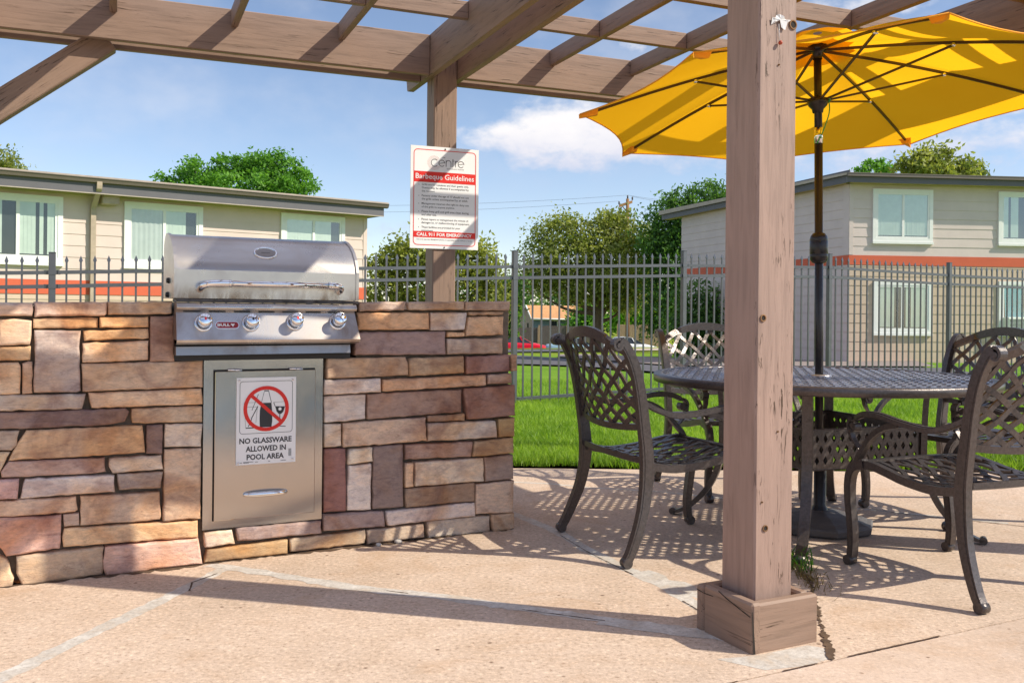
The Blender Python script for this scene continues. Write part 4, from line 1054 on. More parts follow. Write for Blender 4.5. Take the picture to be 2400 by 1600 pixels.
# ------------------------------------------------------------------ umbrella, its base, the table
TC = Vector((1.440, 4.365, 0))
def build_umbrella():
    t = thing('patio_umbrella', 'open golden yellow patio umbrella standing through the round metal table', 'umbrella', (TC.x, TC.y, .06))
    C0 = Vector((1.456, 4.400, 1.972)); RR = 1.150; ta, tb = .052, -.065
    top = Vector((1.419, 4.378, 2.262))
    tips = []
    for k in range(8):
        a = R(2.7 + 45 * k); dx, dy = RR * math.cos(a), RR * math.sin(a); tips.append(C0 + Vector((dx, dy, ta * dx + tb * dy)))
    mb = MB(); NR, NA = 14, 8; vs = []; fs = []
    for k in range(8):
        A, B = tips[k], tips[(k + 1) % 8]
        base = len(vs)
        for i in range(NR + 1):
            r = i / NR
            for j in range(NA + 1):
                s = j / NA
                e = A.lerp(B, s); p = top + (e - top) * r
                w = 4 * s * (1 - s)
                inward = (C0 - e); inward.z = 0; inward.normalize()
                p = p + inward * (w * .065 * r ** 2) + Vector((0, 0, -w * .018 * math.sin(PI * min(1, r * 1.02)) + .02 * math.sin(PI * r)))
                vs.append(p)
        for i in range(NR):
            for j in range(NA): q = base + i * (NA + 1) + j; fs.append((q, q + 1, q + NA + 2, q + NA + 1))
    mb.add(vs, fs, None, True); can = mb.build('canopy', M['canopy'], t, False)
    hm = MB()
    for k in range(8):
        A, B = tips[k], tips[(k + 1) % 8]; L = []
        for j in range(9):
            s = j / 8; e = A.lerp(B, s); w = 4 * s * (1 - s); inw = (C0 - e); inw.z = 0; inw.normalize(); L.append(e + inw * w * .065)
        hm.tube(L, .0035, 5)
    hm.build('canopy_hem', M['canopy_trim'], can)
    vt = MB(); vs = []; fs = []
    for i, (r, z) in enumerate(((0.02, .050), (.07, .046), (.14, .026), (.20, -.008))):
        for k in range(32):
            a = 2 * PI * k / 32; rr = r * (1 + .04 * math.cos(8 * a)); vs.append(top + Vector((rr * math.cos(a), rr * math.sin(a), z - .012 * (i == 3) * math.cos(8 * a) + (ta * r * math.cos(a) + tb * r * math.sin(a)))))
    for i in range(3):
        for k in range(32): fs.append((i * 32 + k, i * 32 + (k + 1) % 32, (i + 1) * 32 + (k + 1) % 32, (i + 1) * 32 + k))
    vt.add(vs, fs, None, True); vt.build('vent_flap', M['canopy'], can, False)
    run = Vector((1.421, 4.372, 1.985))
    ax = (top - run).normalized()
    hub = top - Vector((0, 0, .022))
    for k in range(8):
        e = tips[k]; d = (e - top)
        a = hub + Vector((d.x, d.y, 0)).normalized() * .035
        L = [a + (e - Vector((0, 0, .010)) - a) * s + Vector((0, 0, .02 * math.sin(PI * s) - .012 * (1 - s))) for s in [i / 10 for i in range(11)]]
        L = L[:10] + [L[9].lerp(L[10], .6)]
        rb = MB(); rb.tube(L, .0085, 4, True, .75, (0, 0, 1), None, False); rib = rb.build('rib', M['rib'], t)
        mid = L[5] - Vector((0, 0, .010)); s0 = run + Vector((d.x, d.y, 0)).normalized() * .036 + Vector((0, 0, .012))
        st = MB(); st.tube([s0, mid], .0065, 4, True, 1.0, None, None, False); st.build('strut', M['rib'], rib)
        jb = MB(); jb.lathe([(0, -.011), (.008, -.010), (.008, .010), (0, .011)], mid, 10, Vector((-d.y, d.x, 0))); jb.build('strut_rivet', M['chrome'], rib)
        pk = MB(); u_ = d.normalized(); sd = Vector((-d.y, d.x, 0)).normalized(); q = e - u_ * .085
        pk.add([e + u_ * .006, q + sd * .032, q - sd * .032, e + u_ * .004 - Vector((0, 0, .02)), q + sd * .018 - Vector((0, 0, .028)), q - sd * .018 - Vector((0, 0, .028))], [(0, 1, 4, 3), (0, 3, 5, 2), (3, 4, 5), (1, 2, 5, 4)])
        pk.build('tip_pocket', M['canopy_trim'], can, False)
    h = MB(); h.lathe([(.0, .03), (.03, .028), (.045, .012), (.048, -.004), (.040, -.014), (.022, -.018), (.022, -.05)], hub, 20, ax); h.build('crown_hub', M['pole'], t)
    h = MB(); h.lathe([(.021, .03), (.026, .024), (.046, .018), (.048, .0), (.042, -.014), (.027, -.030), (.024, -.046), (.0195, -.048)], run, 20, ax); h.build('runner_hub', M['pole'], t)
    p0 = Vector((1.446, 4.366, .06)); pm = Vector((1.426, 4.37, 1.80))
    up = MB(); up.tube([pm, hub], .0180, 16); up.build('upper_pole', M['pole'], t)
    sl = MB(); sl.tube([pm - ax * .005, pm + ax * .068], .0195, 16); sl.build('joint_sleeve', M['chrome'], t)
    lo = MB(); lo.tube([p0 - Vector((0, 0, .02)), pm], .0190, 16); lo.build('lower_pole', M['pole'], t)
    ca = (pm - p0).normalized(); cc = p0 + ca * 1.245
    cr = MB(); cr.lathe([(.019, -.070), (.028, -.068), (.038, -.056), (.0415, -.04), (.0415, -.030), (.0405, -.028), (.0415, -.026), (.0415, .034), (.0405, .036), (.0415, .038), (.038, .056), (.028, .070), (.019, .073)], cc, 24, ca)
    hs = cr.build('crank_housing', M['pole'], t)
    cd = MB(); cd.lathe([(.006, .0), (.006, .003), (0, .003)], cc + Vector((-.008, -.041, .03)), 10, (-.2, -1, 0)); cd.build('crank_socket', M['black'], hs)
    # green cord tied at the runner
    g = MB(); g.tube(bez([run + Vector((.046, -.012, .01)), run + Vector((.050, -.016, -.02)), run + Vector((.043, -.028, -.06)), run + Vector((.022, -.034, -.12)), run + Vector((.008, -.034, -.155)), run + Vector((-.012, -.03, -.195))], 6), .0028, 6)
    g.tube(bez([run + Vector((.034, -.028, .018)), run + Vector((.05, -.02, .012)), run + Vector((.052, .0, .004))], 5), .0034, 6)
    tag(g.build('green_cord', M['green_cord']), 'thin green cord tied to the umbrella runner and hanging down', 'cord')
build_umbrella()
def build_base():
    t = MB(); c = (TC.x + .006, TC.y, 0)
    t.lathe([(0, .004), (.236, .004), (.246, .012), (.250, .034), (.243, .042), (.225, .046), (.20, .056), (.13, .074), (.06, .086), (.040, .088)], c, 8, None, None, False)
    o = t.build('umbrella_base', M['resin'])
    tag(o, 'low dark eight sided umbrella base on the concrete under the table', 'umbrella base')
    s = MB(); s.lathe([(.040, .080), (.034, .10), (.0285, .11), (.0285, .34), (.024, .345), (.0195, .345)], c, 20)
    s.build('pole_sleeve', M['pole'], o)
build_base()

def weave(mb, P2, Nn, pts, halfw, th, amp, period, phase, flip=1):
    """one woven bar: pts is a list of surface params, P2 maps a param pair to a point, Nn gives the normal"""
    L = [P2(*p) for p in pts]; W = []; T = []; out = []; acc = 0
    for i, p in enumerate(L):
        if i: acc += (p - L[i - 1]).length
        t = (L[min(i + 1, len(L) - 1)] - L[max(i - 1, 0)]).normalized(); nn = Nn(*pts[i]); w = nn.cross(t).normalized()
        out.append(p + nn * amp * flip * math.sin(PI * acc / period + phase)); W.append(w * halfw); T.append(nn * th)
    mb.strap(out, W, T)
def build_table():
    t = thing('patio_table', 'round dark bronze lattice top table with the umbrella through its middle', 'table', tuple(TC))
    zt = .712; Ri = .735; Ro = .768
    mb = MB(Matrix.Translation((TC.x, TC.y, 0)) @ Matrix.Rotation(R(-14), 4, 'Z')); sp = .0465
    P2 = lambda a, b: Vector((a, b, zt - .006)); Nn = lambda a, b: Vector((0, 0, 1))
    k = -int(Ri / sp)
    while k * sp < Ri:
        o = k * sp + sp / 2; h = math.sqrt(max(0, Ri * Ri - o * o))
        if h > .03:
            n = max(2, int(2 * h / .0222)); n0 = -h
            xs = [n0 + 2 * h * i / n for i in range(n + 1)]
            for fam in (0, 1):
                L = []; W = []; T = []
                for x in xs:
                    z = zt - .006 + .0042 * (1 if fam else -1) * math.sin(PI * (x / sp) + PI * k)
                    p = Vector((x, o, z)) if fam == 0 else Vector((o, x, z)); L.append(p)
                    W.append(Vector((0, .0108, 0)) if fam == 0 else Vector((-.0108, 0, 0))); T.append(Vector((0, 0, .0028)))
                mb.strap(L, W, T)
        k += 1
    mb.build('lattice_top', M['bronze_lit_top'], t)
    rm = MB(); rm.lathe([(Ri - .012, zt - .006), (Ri - .010, zt + .001), (Ri + .004, zt + .003), (Ri + .012, zt + .001), (Ri + .02, zt + .003), (Ro - .006, zt + .002), (Ro, zt - .003), (Ro, zt - .033), (Ro - .006, zt - .036), (Ro - .014, zt - .033), (Ro - .014, zt - .012), (Ri - .012, zt - .012), (Ri - .012, zt - .006)], TC, 96)
    rm.build('table_rim', M['bronze'], t)
    hb = MB(); hb.lathe([(.022, zt - .012), (.022, zt + .006), (.05, zt + .006), (.055, zt - .002), (.055, zt - .012), (.022, zt - .012)], (TC.x, TC.y, 0), 28); hb.build('pole_collar', M['bronze_lit_top'], t)
    angs = [245.9, 245.9 + 90, 245.9 + 180, 245.9 + 270]
    cor = []
    for a in angs:
        d = Vector((math.cos(R(a)), math.sin(R(a)), 0)); s = Vector((-d.y, d.x, 0))
        prof = bez([(.47, 0, .70), (.455, 0, .60), (.45, 0, .45), (.452, 0, .33), (.475, 0, .23), (.525, 0, .135), (.60, 0, .055), (.655, 0, .022), (.69, 0, .014)], 4)
        L = [Vector((TC.x, TC.y, 0)) + d * p.x + Vector((0, 0, p.z)) for p in prof]
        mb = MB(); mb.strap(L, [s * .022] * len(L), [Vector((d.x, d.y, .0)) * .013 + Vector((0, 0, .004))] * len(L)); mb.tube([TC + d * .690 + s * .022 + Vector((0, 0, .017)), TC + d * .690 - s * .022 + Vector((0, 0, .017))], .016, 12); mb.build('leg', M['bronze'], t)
        cor.append(TC + d * .440)
        b_ = MB(); b_.strap([TC + d * .46 + Vector((0, 0, .672)), TC + d * .06 + Vector((0, 0, .672))], [s * .014] * 2, [Vector((0, 0, .008))] * 2); b_.build('support_arm', M['bronze'], t)
    # pierced apron panels between the legs
    for i in range(4):
        A, B = cor[i], cor[(i + 1) % 4]; d = (B - A); L = d.length; d.normalize(); nrm = Vector((d.y, -d.x, 0)); z0, z1 = .335, .505
        nc, nr = 13, 3; x0 = .022; cw = (L - 2 * x0) / nc; ch = (z1 - z0 - .03) / nr
        mb = MB()
        def quadgrid(y):
            vs = []; fs = []
            def add(P): b = len(vs); vs.extend(P); return b
            for r_ in range(nr):
                for c in range(-1, nc):
                    xo = x0 + c * cw + (cw / 2 if r_ % 2 else 0); za = z0 + .015 + r_ * ch; zb = za + ch
                    xa, xb = max(x0, xo), min(L - x0, xo + cw)
                    if xb - xa < .004: continue
                    xm, zm = xo + cw / 2, (za + zb) / 2
                    full = xa == xo and abs(xb - xo - cw) < 1e-6
                    if not full:
                        q = add([(xa, za), (xb, za), (xb, zb), (xa, zb)]); fs.append((q, q + 1, q + 2, q + 3)); continue
                    hx, hz = cw * .27, ch * .40
                    q = add([(xa, za), (xm, za), (xb, za), (xb, zm), (xb, zb), (xm, zb), (xa, zb), (xa, zm), (xm, zm - hz), (xm + hx, zm), (xm, zm + hz), (xm - hx, zm)])
                    fs += [(q, q + 1, q + 8, q + 11, q + 7), (q + 1, q + 2, q + 3, q + 9, q + 8), (q + 3, q + 4, q + 5, q + 10, q + 9), (q + 5, q + 6, q + 7, q + 11, q + 10)]
            for za, zb in ((z0, z0 + .015), (z1 - .015, z1)): q = add([(x0, za), (L - x0, za), (L - x0, zb), (x0, zb)]); fs.append((q, q + 1, q + 2, q + 3))
            for xa, xb in ((0, x0), (L - x0, L)): q = add([(xa, z0), (xb, z0), (xb, z1), (xa, z1)]); fs.append((q, q + 1, q + 2, q + 3))
            return [A + d * x + nrm * y + Vector((0, 0, z)) for x, z in vs], fs
        for y in (.004, -.004):
            vs, fs = quadgrid(y); mb.add(vs, fs)
        mb.tube([A + Vector((0, 0, z1)), B + Vector((0, 0, z1))], .0055, 6); mb.tube([A + Vector((0, 0, z0)), B + Vector((0, 0, z0))], .0055, 6)
        mb.build('apron_panel', M['bronze'], t, False)
build_table()

# ------------------------------------------------------------------ chairs: x right, y forward, z up; built once, then copied
def build_chair():
    t = thing('patio_chair', 'x', 'chair')
    mm = M['bronze']
    stile = [(-.318, .030), (-.300, .062), (-.268, .135), (-.240, .215), (-.224, .30), (-.218, .37), (-.222, .45), (-.236, .55), (-.252, .655), (-.274, .752), (-.303, .825), (-.332, .872), (-.352, .888)]
    wid = [.016, .017, .019, .021, .023, .026, .024, .022, .021, .020, .019, .018, .015]
    def sx(z): return .318 - .03 * sst(0, .35, z) + .012 * sst(.45, .9, z)
    def spiral(mb, x, c, r0, a0, a1, w, th, turns=14):
        """scroll end: a flat bar curling in"""
        L = []; W = []; T = []
        for i in range(turns + 1):
            s = i / turns; a = R(a0 + (a1 - a0) * s); r = r0 * (1 - .62 * s); p = Vector((x, c[0] + r * math.cos(a), c[1] + r * math.sin(a))); L.append(p); W.append(Vector((w, 0, 0))); T.append(Vector((0, math.cos(a), math.sin(a))) * th * (1 - .35 * s))
        mb.strap(L, W, T); mb.tube([(x - w, c[0], c[1]), (x + w, c[0], c[1])], r0 * .42, 10)
    for s in (-1, 1):
        mb = MB(); P = bez([(s * sx(z), y, z) for y, z in stile], 3); n = len(P); ws = []
        for i in range(n):
            f = i / (n - 1) * (len(wid) - 1); k = min(int(f), len(wid) - 2); ws.append(wid[k] + (wid[k + 1] - wid[k]) * (f - k))
        T = []
        for i in range(n):
            d = (P[min(i + 1, n - 1)] - P[max(i - 1, 0)]).normalized(); T.append(Vector((1, 0, 0)).cross(d).normalized() * ws[i])
        mb.strap(P, [Vector((.0155, 0, 0))] * n, T)
        mb.strap(P, [Vector((.0175, 0, 0))] * n, [v * .62 for v in T])
        spiral(mb, s * sx(.88), (-.358, .868), .026, 78, 400, .0175, .006)
        mb.tube([(s * sx(0) - .019, -.322, .021), (s * sx(0) + .019, -.322, .021)], .020, 14)
        mb.build('back_stile', mm, t)
    # backrest: surface between the stiles
    def halfw(z): return sx(z) - .014
    def ybk(z):
        for (y0, z0), (y1, z1) in zip(stile, stile[1:]):
            if z0 <= z <= z1: return y0 + (y1 - y0) * (z - z0) / (z1 - z0)
        return stile[-1][0]
    def zlo(s): return .548 - .018 * (1 - s * s)
    def zhi(s): return .822 + .085 * (1 - abs(s) ** 2.2)
    def BS(s, q):
        z = zlo(s) + (zhi(s) - zlo(s)) * q; return Vector((s * halfw(min(z, .85)), ybk(min(z, .87)) - .030 * (1 - s * s), z))
    def BN(s, q):
        e = .02; a = BS(min(1, s + e), q) - BS(max(-1, s - e), q); b = BS(s, min(1, q + e)) - BS(s, max(0, q - e)); return a.cross(b).normalized()
    mb = MB(); SL = 1.02
    for fam in (-1, 1):
        k = -1.9
        while k <= 1.95:
            pts = []
            for i in range(27):
                q = i / 26; s = k + fam * SL * (q - .5) * 1.5 + fam * .16 * math.sin(PI * q)
                if -1.0 <= s <= 1.0: pts.append((s, q))
            if len(pts) >= 3:
                # start and end cleanly on the frame
                weave(mb, BS, BN, pts, .0102, .0036, .0040, .076, PI * round(k / .36) , fam)
            k += .36
    mb.build('back_lattice', mm, t)
    fr = MB(); n = 24
    for q, w, d in ((1, .017, .008), (0, .013, .008)):
        L = [BS(-1 + 2 * i / n, q) + Vector((0, 0, .010 if q else -.004)) for i in range(n + 1)]
        T = []
        for i in range(n + 1):
            tt = (L[min(i + 1, n)] - L[max(i - 1, 0)]).normalized(); nn = BN(max(-.97, min(.97, -1 + 2 * i / n)), q); T.append(nn.cross(tt).normalized() * (w * (1 + .35 * (1 - abs(-1 + 2 * i / n)) if q else 1)))
        fr.strap(L, T, [BN(max(-.97, min(.97, -1 + 2 * i / n)), q) * d for i in range(n + 1)])
    for s in (-1, 1):
        L = [BS(s * .985, i / 10) for i in range(11)]; fr.strap(L, [Vector((.010, 0, 0))] * 11, [BN(s * .95, i / 10) * .006 for i in range(11)])
        for z in (.552, .815): fr.tube([(s * (sx(z) - .03), ybk(z) - .004, z), (s * (sx(z)), ybk(z), z)], .010, 8)
    fr.build('back_frame', mm, t)
    # seat: side rails roll over at the front into the legs
    rail = [(-.222, .392), (-.180, .381), (-.087, .369), (.037, .380), (.120, .396), (.190, .409), (.245, .412)]
    leg = [(.245, .412), (.288, .402), (.314, .375), (.325, .33), (.325, .27), (.316, .20), (.308, .13), (.308, .075), (.312, .035)]
    def zr(y):
        for (y0, z0), (y1, z1) in zip(rail, rail[1:]):
            if y0 <= y <= y1: return z0 + (z1 - z0) * (y - y0) / (y1 - y0)
        return rail[-1][1] if y > 0 else rail[0][1]
    def hw(y): return .268 + .010 * math.sin(PI * (y + .22) / .5)
    for s in (-1, 1):
        mb = MB(); P = bez([(s * .272, y, z) for y, z in leg], 3); n = len(P); T = []
        for i in range(n):
            d = (P[min(i + 1, n - 1)] - P[max(i - 1, 0)]).normalized(); T.append(Vector((1, 0, 0)).cross(d).normalized() * (.020 - .006 * i / n))
        mb.strap(P, [Vector((.0155, 0, 0))] * n, T); mb.strap(P, [Vector((.0172, 0, 0))] * n, [v * .6 for v in T])
        mb.tube([(s * .272 - .019, .322, .021), (s * .272 + .019, .322, .021)], .020, 14)
        mb.build('front_leg', mm, t)
    def SS(s, q):
        y = -.222 + q * .482; sag = (1 - s * s); return Vector((s * (hw(y) - .010), y + .022 * sag * sst(.5, 1, q) - .02 * sag * (1 - sst(0, .4, q)), zr(min(y, .245)) + .012 - .012 * sag * math.sin(PI * q) - .022 * sst(.86, 1.0, q) * 0.6))
    def SN(s, q):
        e = .02; a = SS(min(1, s + e), q) - SS(max(-1, s - e), q); b = SS(s, min(1, q + e)) - SS(s, max(0, q - e)); return a.cross(b).normalized()
    mb = MB()
    for fam in (-1, 1):
        k = -1.85
        while k <= 1.9:
            pts = []
            for i in range(31):
                q = i / 30; s = k + fam * 1.35 * (q - .5) + fam * .18 * math.sin(PI * q)
                if -1 <= s <= 1: pts.append((s, q))
            if len(pts) >= 3: weave(mb, SS, SN, pts, .0112, .0034, .0036, .066, PI * round(k / .30), fam)
            k += .30
    mb.build('seat_lattice', mm, t)
    fr = MB(); n = 20
    for s in (-1, 1):
        P = bez([(s * hw(y), y, z) for y, z in rail], 3)
        fr.strap(P, [Vector((.014, 0, 0))] * len(P), [Vector((0, 0, .0155))] * len(P))
    for q, hgt in ((0, .012), (1, .012)):
        L = [SS(-1 + 2 * i / n, q) for i in range(n + 1)]; fr.strap(L, [SN(-.95 + 1.9 * i / n, q).cross((L[min(i + 1, n)] - L[max(i - 1, 0)]).normalized()) * .016 for i in range(n + 1)], [Vector((0, 0, hgt))] * (n + 1))
    fr.build('seat_frame', mm, t)
    for s in (-1, 1):
        mb = MB(); x = s * .290
        arm = bez([(x, -.240, .640), (x + s * .006, -.168, .606), (x + s * .012, -.089, .586), (x + s * .014, .039, .597), (x + s * .012, .144, .614), (x + s * .006, .227, .610), (x, .276, .592)], 4)
        mb.strap(arm, [Vector((.0155 + .006 * math.sin(PI * i / (len(arm) - 1)), 0, 0)) for i in range(len(arm))], [Vector((0, 0, .0085))] * len(arm))
        mb.strap(arm, [Vector((.009, 0, 0))] * len(arm), [Vector((0, 0, .012))] * len(arm))
        spiral(mb, x, (.284, .560), .030, 88, -240, .017, .0065)
        sup = bez([(x + s * .01, .050, .588), (x + s * .006, .125, .570), (x, .190, .530), (x - s * .006, .235, .482), (x - s * .014, .272, .440), (x - s * .018, .290, .405)], 4)
        T = []
        for i in range(len(sup)):
            d = (sup[min(i + 1, len(sup) - 1)] - sup[max(i - 1, 0)]).normalized(); T.append(Vector((1, 0, 0)).cross(d).normalized() * .010)
        mb.strap(sup, [Vector((.013, 0, 0))] * len(sup), T)
        lnk = bez([(x, .308, .550), (x - s * .003, .300, .515), (x - s * .006, .268, .475)], 4); mb.strap(lnk, [Vector((.012, 0, 0))] * len(lnk), [Vector((0, .008, .004))] * len(lnk))
        mb.build('armrest', mm, t)
    return t
def dup(root):
    r = root.copy(); COL.objects.link(r)
    for ch in root.children:
        c = ch.copy(); COL.objects.link(c); c.parent = r
        for g in ch.children:
            d = g.copy(); COL.objects.link(d); d.parent = c
    return r
chair0 = build_chair()
SEATS = [((.645, 4.058), (.936, .351), 'bronze lattice chair between the stone counter and the table, seen from behind'),
         ((1.741, 3.554), (-.41, .912), 'nearest bronze lattice chair, at the right edge with its back to us'),
         ((2.230, 4.705), (-.93, -.367), 'bronze lattice chair across the table at right, turned towards the counter'),
         ((1.245, 5.29), (.21, -.978), 'sunlit bronze lattice chair on the lawn side of the table facing us')]
for i, ((x, y), f, lab) in enumerate(SEATS):
    o = chair0 if i == 0 else dup(chair0)
    o.location = (x, y, 0); o.rotation_euler = (0, 0, math.atan2(f[1], f[0]) - PI / 2)
    tag(o, lab, 'chair', 'chairs round the patio table')

# ------------------------------------------------------------------ metal fence: posts and picket panels between them
FP = [(-9.35, 6.75, 1.34), (-6.99, 8.10, 1.44), (-4.63, 9.40, 1.545), (-2.30, 10.60, 1.655), (.03, 11.80, 1.76), (2.347, 12.80, 1.847), (4.646, 13.70, 1.883), (6.919, 14.80, 1.83), (9.15, 15.85, 1.80), (11.4, 16.9, 1.78)]
def build_fence():
    t = thing('metal_fence', 'slate grey metal picket fence with pointed pickets running behind the counter and table', 'fence', FP[4][:2] + (-.2,))
    for (x, y, zt) in FP:
        mb = MB(Matrix.Translation((x, y, 0)) @ Matrix.Rotation(R(28), 4, 'Z')); w = .032
        mb.bbox(-w, w, -w, w, zt - 2.1, zt - .012, .004); mb.bbox(-w - .003, w + .003, -w - .003, w + .003, zt - .014, zt, .006)
        for dz in (.205, .345): mb.box(-w - .004, w + .004, -w - .004, w + .004, zt - dz - .022, zt - dz + .022)
        mb.build('fence_post', M['fence'], t)
    for (a, b) in zip(FP, FP[1:]):
        A = Vector(a); B = Vector(b); d = (B - A); dh = Vector((d.x, d.y, 0)); L = dh.length; e = dh.normalized(); nrm = Vector((e.y, -e.x, 0))
        mb = MB(); npk = 19
        for i in range(1, npk + 1):
            s = i / (npk + 1); p = A + d * s; h = .0095; zt = p.z - .035
            q = MB(Matrix.Translation((p.x, p.y, 0)) @ Matrix.Rotation(math.atan2(e.y, e.x), 4, 'Z'))
            q.box(-h, h, -h, h, p.z - 1.98, zt - .07)
            w1, w2 = .0185, .006
            q.add([(-h, -h, zt - .072), (h, -h, zt - .072), (h, h, zt - .072), (-h, h, zt - .072), (-w1, -.008, zt - .052), (w1, -.008, zt - .052), (w1, .008, zt - .052), (-w1, .008, zt - .052), (0, 0, zt)],
                  [(0, 1, 5, 4), (1, 2, 6, 5), (2, 3, 7, 6), (3, 0, 4, 7), (4, 5, 8), (5, 6, 8), (6, 7, 8), (7, 4, 8)])
            b0 = len(mb.v); mb.v += q.v; mb.f += [[k + b0 for k in f] for f in q.f]; mb.c += q.c; mb.sm += q.sm
        pn = mb.build('picket_panel', M['fence'], t)
        for dz in (.205, .345, 1.875):
            r_ = MB(); a0 = A + d * (.036 / L) - Vector((0, 0, dz)); b0 = A + d * (1 - .036 / L) - Vector((0, 0, dz))
            r_.strap([a0, b0], [nrm * .017] * 2, [Vector((0, 0, .019))] * 2)
            r_.build('rail', M['fence'], pn)
            for q_, sg in ((a0, 1), (b0, -1)):
                bb = MB(); c = q_ + e * .02 * sg; bb.box(c.x - .012, c.x + .012, c.y - .022, c.y + .022, c.z - .021, c.z + .021); bb.build('rail_bracket', M['fence'], pn)
build_fence()

# ------------------------------------------------------------------ apartment buildings
def frame_of(P, d, nout):
    """local frame of a wall: x along it, y outwards negative, z up"""
    m = Matrix(((d.x, -nout.x, 0, P.x), (d.y, -nout.y, 0, P.y), (0, 0, 1, 0), (0, 0, 0, 1))); return m
def siding(name, F, x0, x1, z0, z1, pitch, m, parent, zoff=0.0, holes=()):
    mb = MB(F); z = z0
    while z < z1 - 1e-4:
        zz = min(z + pitch, z1)
        mb.add([(x0, -.016, z), (x1, -.016, z), (x1, -.003, zz), (x0, -.003, zz), (x0, .0, z), (x1, .0, z)], [(0, 1, 2, 3), (4, 5, 1, 0)])
        z = zz
    r = random.Random(int(abs(x0) * 97 + z0 * 31)); z = z0
    while z < z1 - 1e-4:                                   # butt joints between boards
        x = x0 + r.uniform(.3, 2.4)
        while x < x1: mb.add([(x, -.0165, z + .002), (x + .006, -.0165, z + .002), (x + .006, -.0045, min(z + pitch, z1) - .01), (x, -.0045, min(z + pitch, z1) - .01)], [(0, 1, 2, 3)], None) if False else None; x += 2.4
        z += pitch
    return mb.build(name, m, parent)
def window(F, x0, x1, z0, z1, mid, parent, left='blind', right='blind', seed=1, sill=True):
    r = random.Random(seed); w = .105; k = MB(F); y = -.065
    for q in ((x0, x1, z1 - w, z1), (x0, x1, z0, z0 + w * .9), (x0, x0 + w, z0 + w * .9, z1 - w), (x1 - w, x1, z0 + w * .9, z1 - w)): k.box(q[0], q[1], y, .0, q[2], q[3])
    a0, a1, b0, b1 = x0 + w, x1 - w, z0 + w * .9, z1 - w; s = .055
    for q in ((a0, a1, b1 - s, b1), (a0, a1, b0, b0 + s), (a0, a0 + s, b0 + s, b1 - s), (a1 - s, a1, b0 + s, b1 - s), (mid - .035, mid + .035, b0 + s, b1 - s)): k.box(q[0], q[1], y + .012, .0, q[2], q[3])
    if sill: k.box(x0 - .01, x1 + .01, y - .03, .0, z0 - .07, z0 - .002)
    fr = k.build('window', M['trim'], parent)
    for side, (xa, xb) in zip((left, right), ((a0 + s, mid - .035), (mid + .035, a1 - s))):
        g = MB(F); g.add([(xa, -.045, b0 + s), (xb, -.045, b0 + s), (xb, -.045, b1 - s), (xa, -.045, b1 - s)], [(0, 1, 2, 3)]); g.build('pane', M['glass'], fr)
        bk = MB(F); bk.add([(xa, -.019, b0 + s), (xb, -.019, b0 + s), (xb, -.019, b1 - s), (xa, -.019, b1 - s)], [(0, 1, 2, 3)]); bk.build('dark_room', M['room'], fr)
        mb = MB(F)
        if side in ('blind', 'half'):
            x = xa; stop = xb if side == 'blind' else xa + (xb - xa) * .62
            while x < stop - .02:
                t = r.uniform(.004, .014); gap = r.random() < .10
                if not gap: mb.add([(x, -.026 - t * .5, b0 + s + .03), (x + .082, -.030 + t * .3, b0 + s + .03), (x + .082, -.030 + t * .3, b1 - s), (x, -.026 - t * .5, b1 - s)], [(0, 1, 2, 3)])
                x += .078
            mb.build('blinds', M['blind'], fr)
        elif side == 'drape':
            n = 26; top = []; bot = []
            for i in range(n + 1):
                x = xa + (xb - xa) * i / n; yy = -.030 + .007 * math.sin(i * 1.5 + .4 * math.sin(i)); top.append((x, yy, b1 - s)); bot.append((x, yy, b0 + s))
            vs = top + bot; mb.add(vs, [(i, i + 1, n + 2 + i, n + 1 + i) for i in range(n)], None, True); mb.build('drape', M['drape'], fr)
        elif side == 'aqua':
            n = 12; vs = []
            for i in range(n + 1):
                x = xa + (xb - xa) * (.0 + .8 * i / n); vs += [(x, -.030 + .005 * math.sin(i * 1.3), b1 - s), (xa + (xb - xa) * (.1 + .85 * i / n), -.028, b0 + s + .25 - .1 * math.sin(i * .6))]
            mb.add(vs, [(2 * i, 2 * i + 2, 2 * i + 3, 2 * i + 1) for i in range(n)], None, True); mb.build('drape', M['aqua'], fr)
    return fr
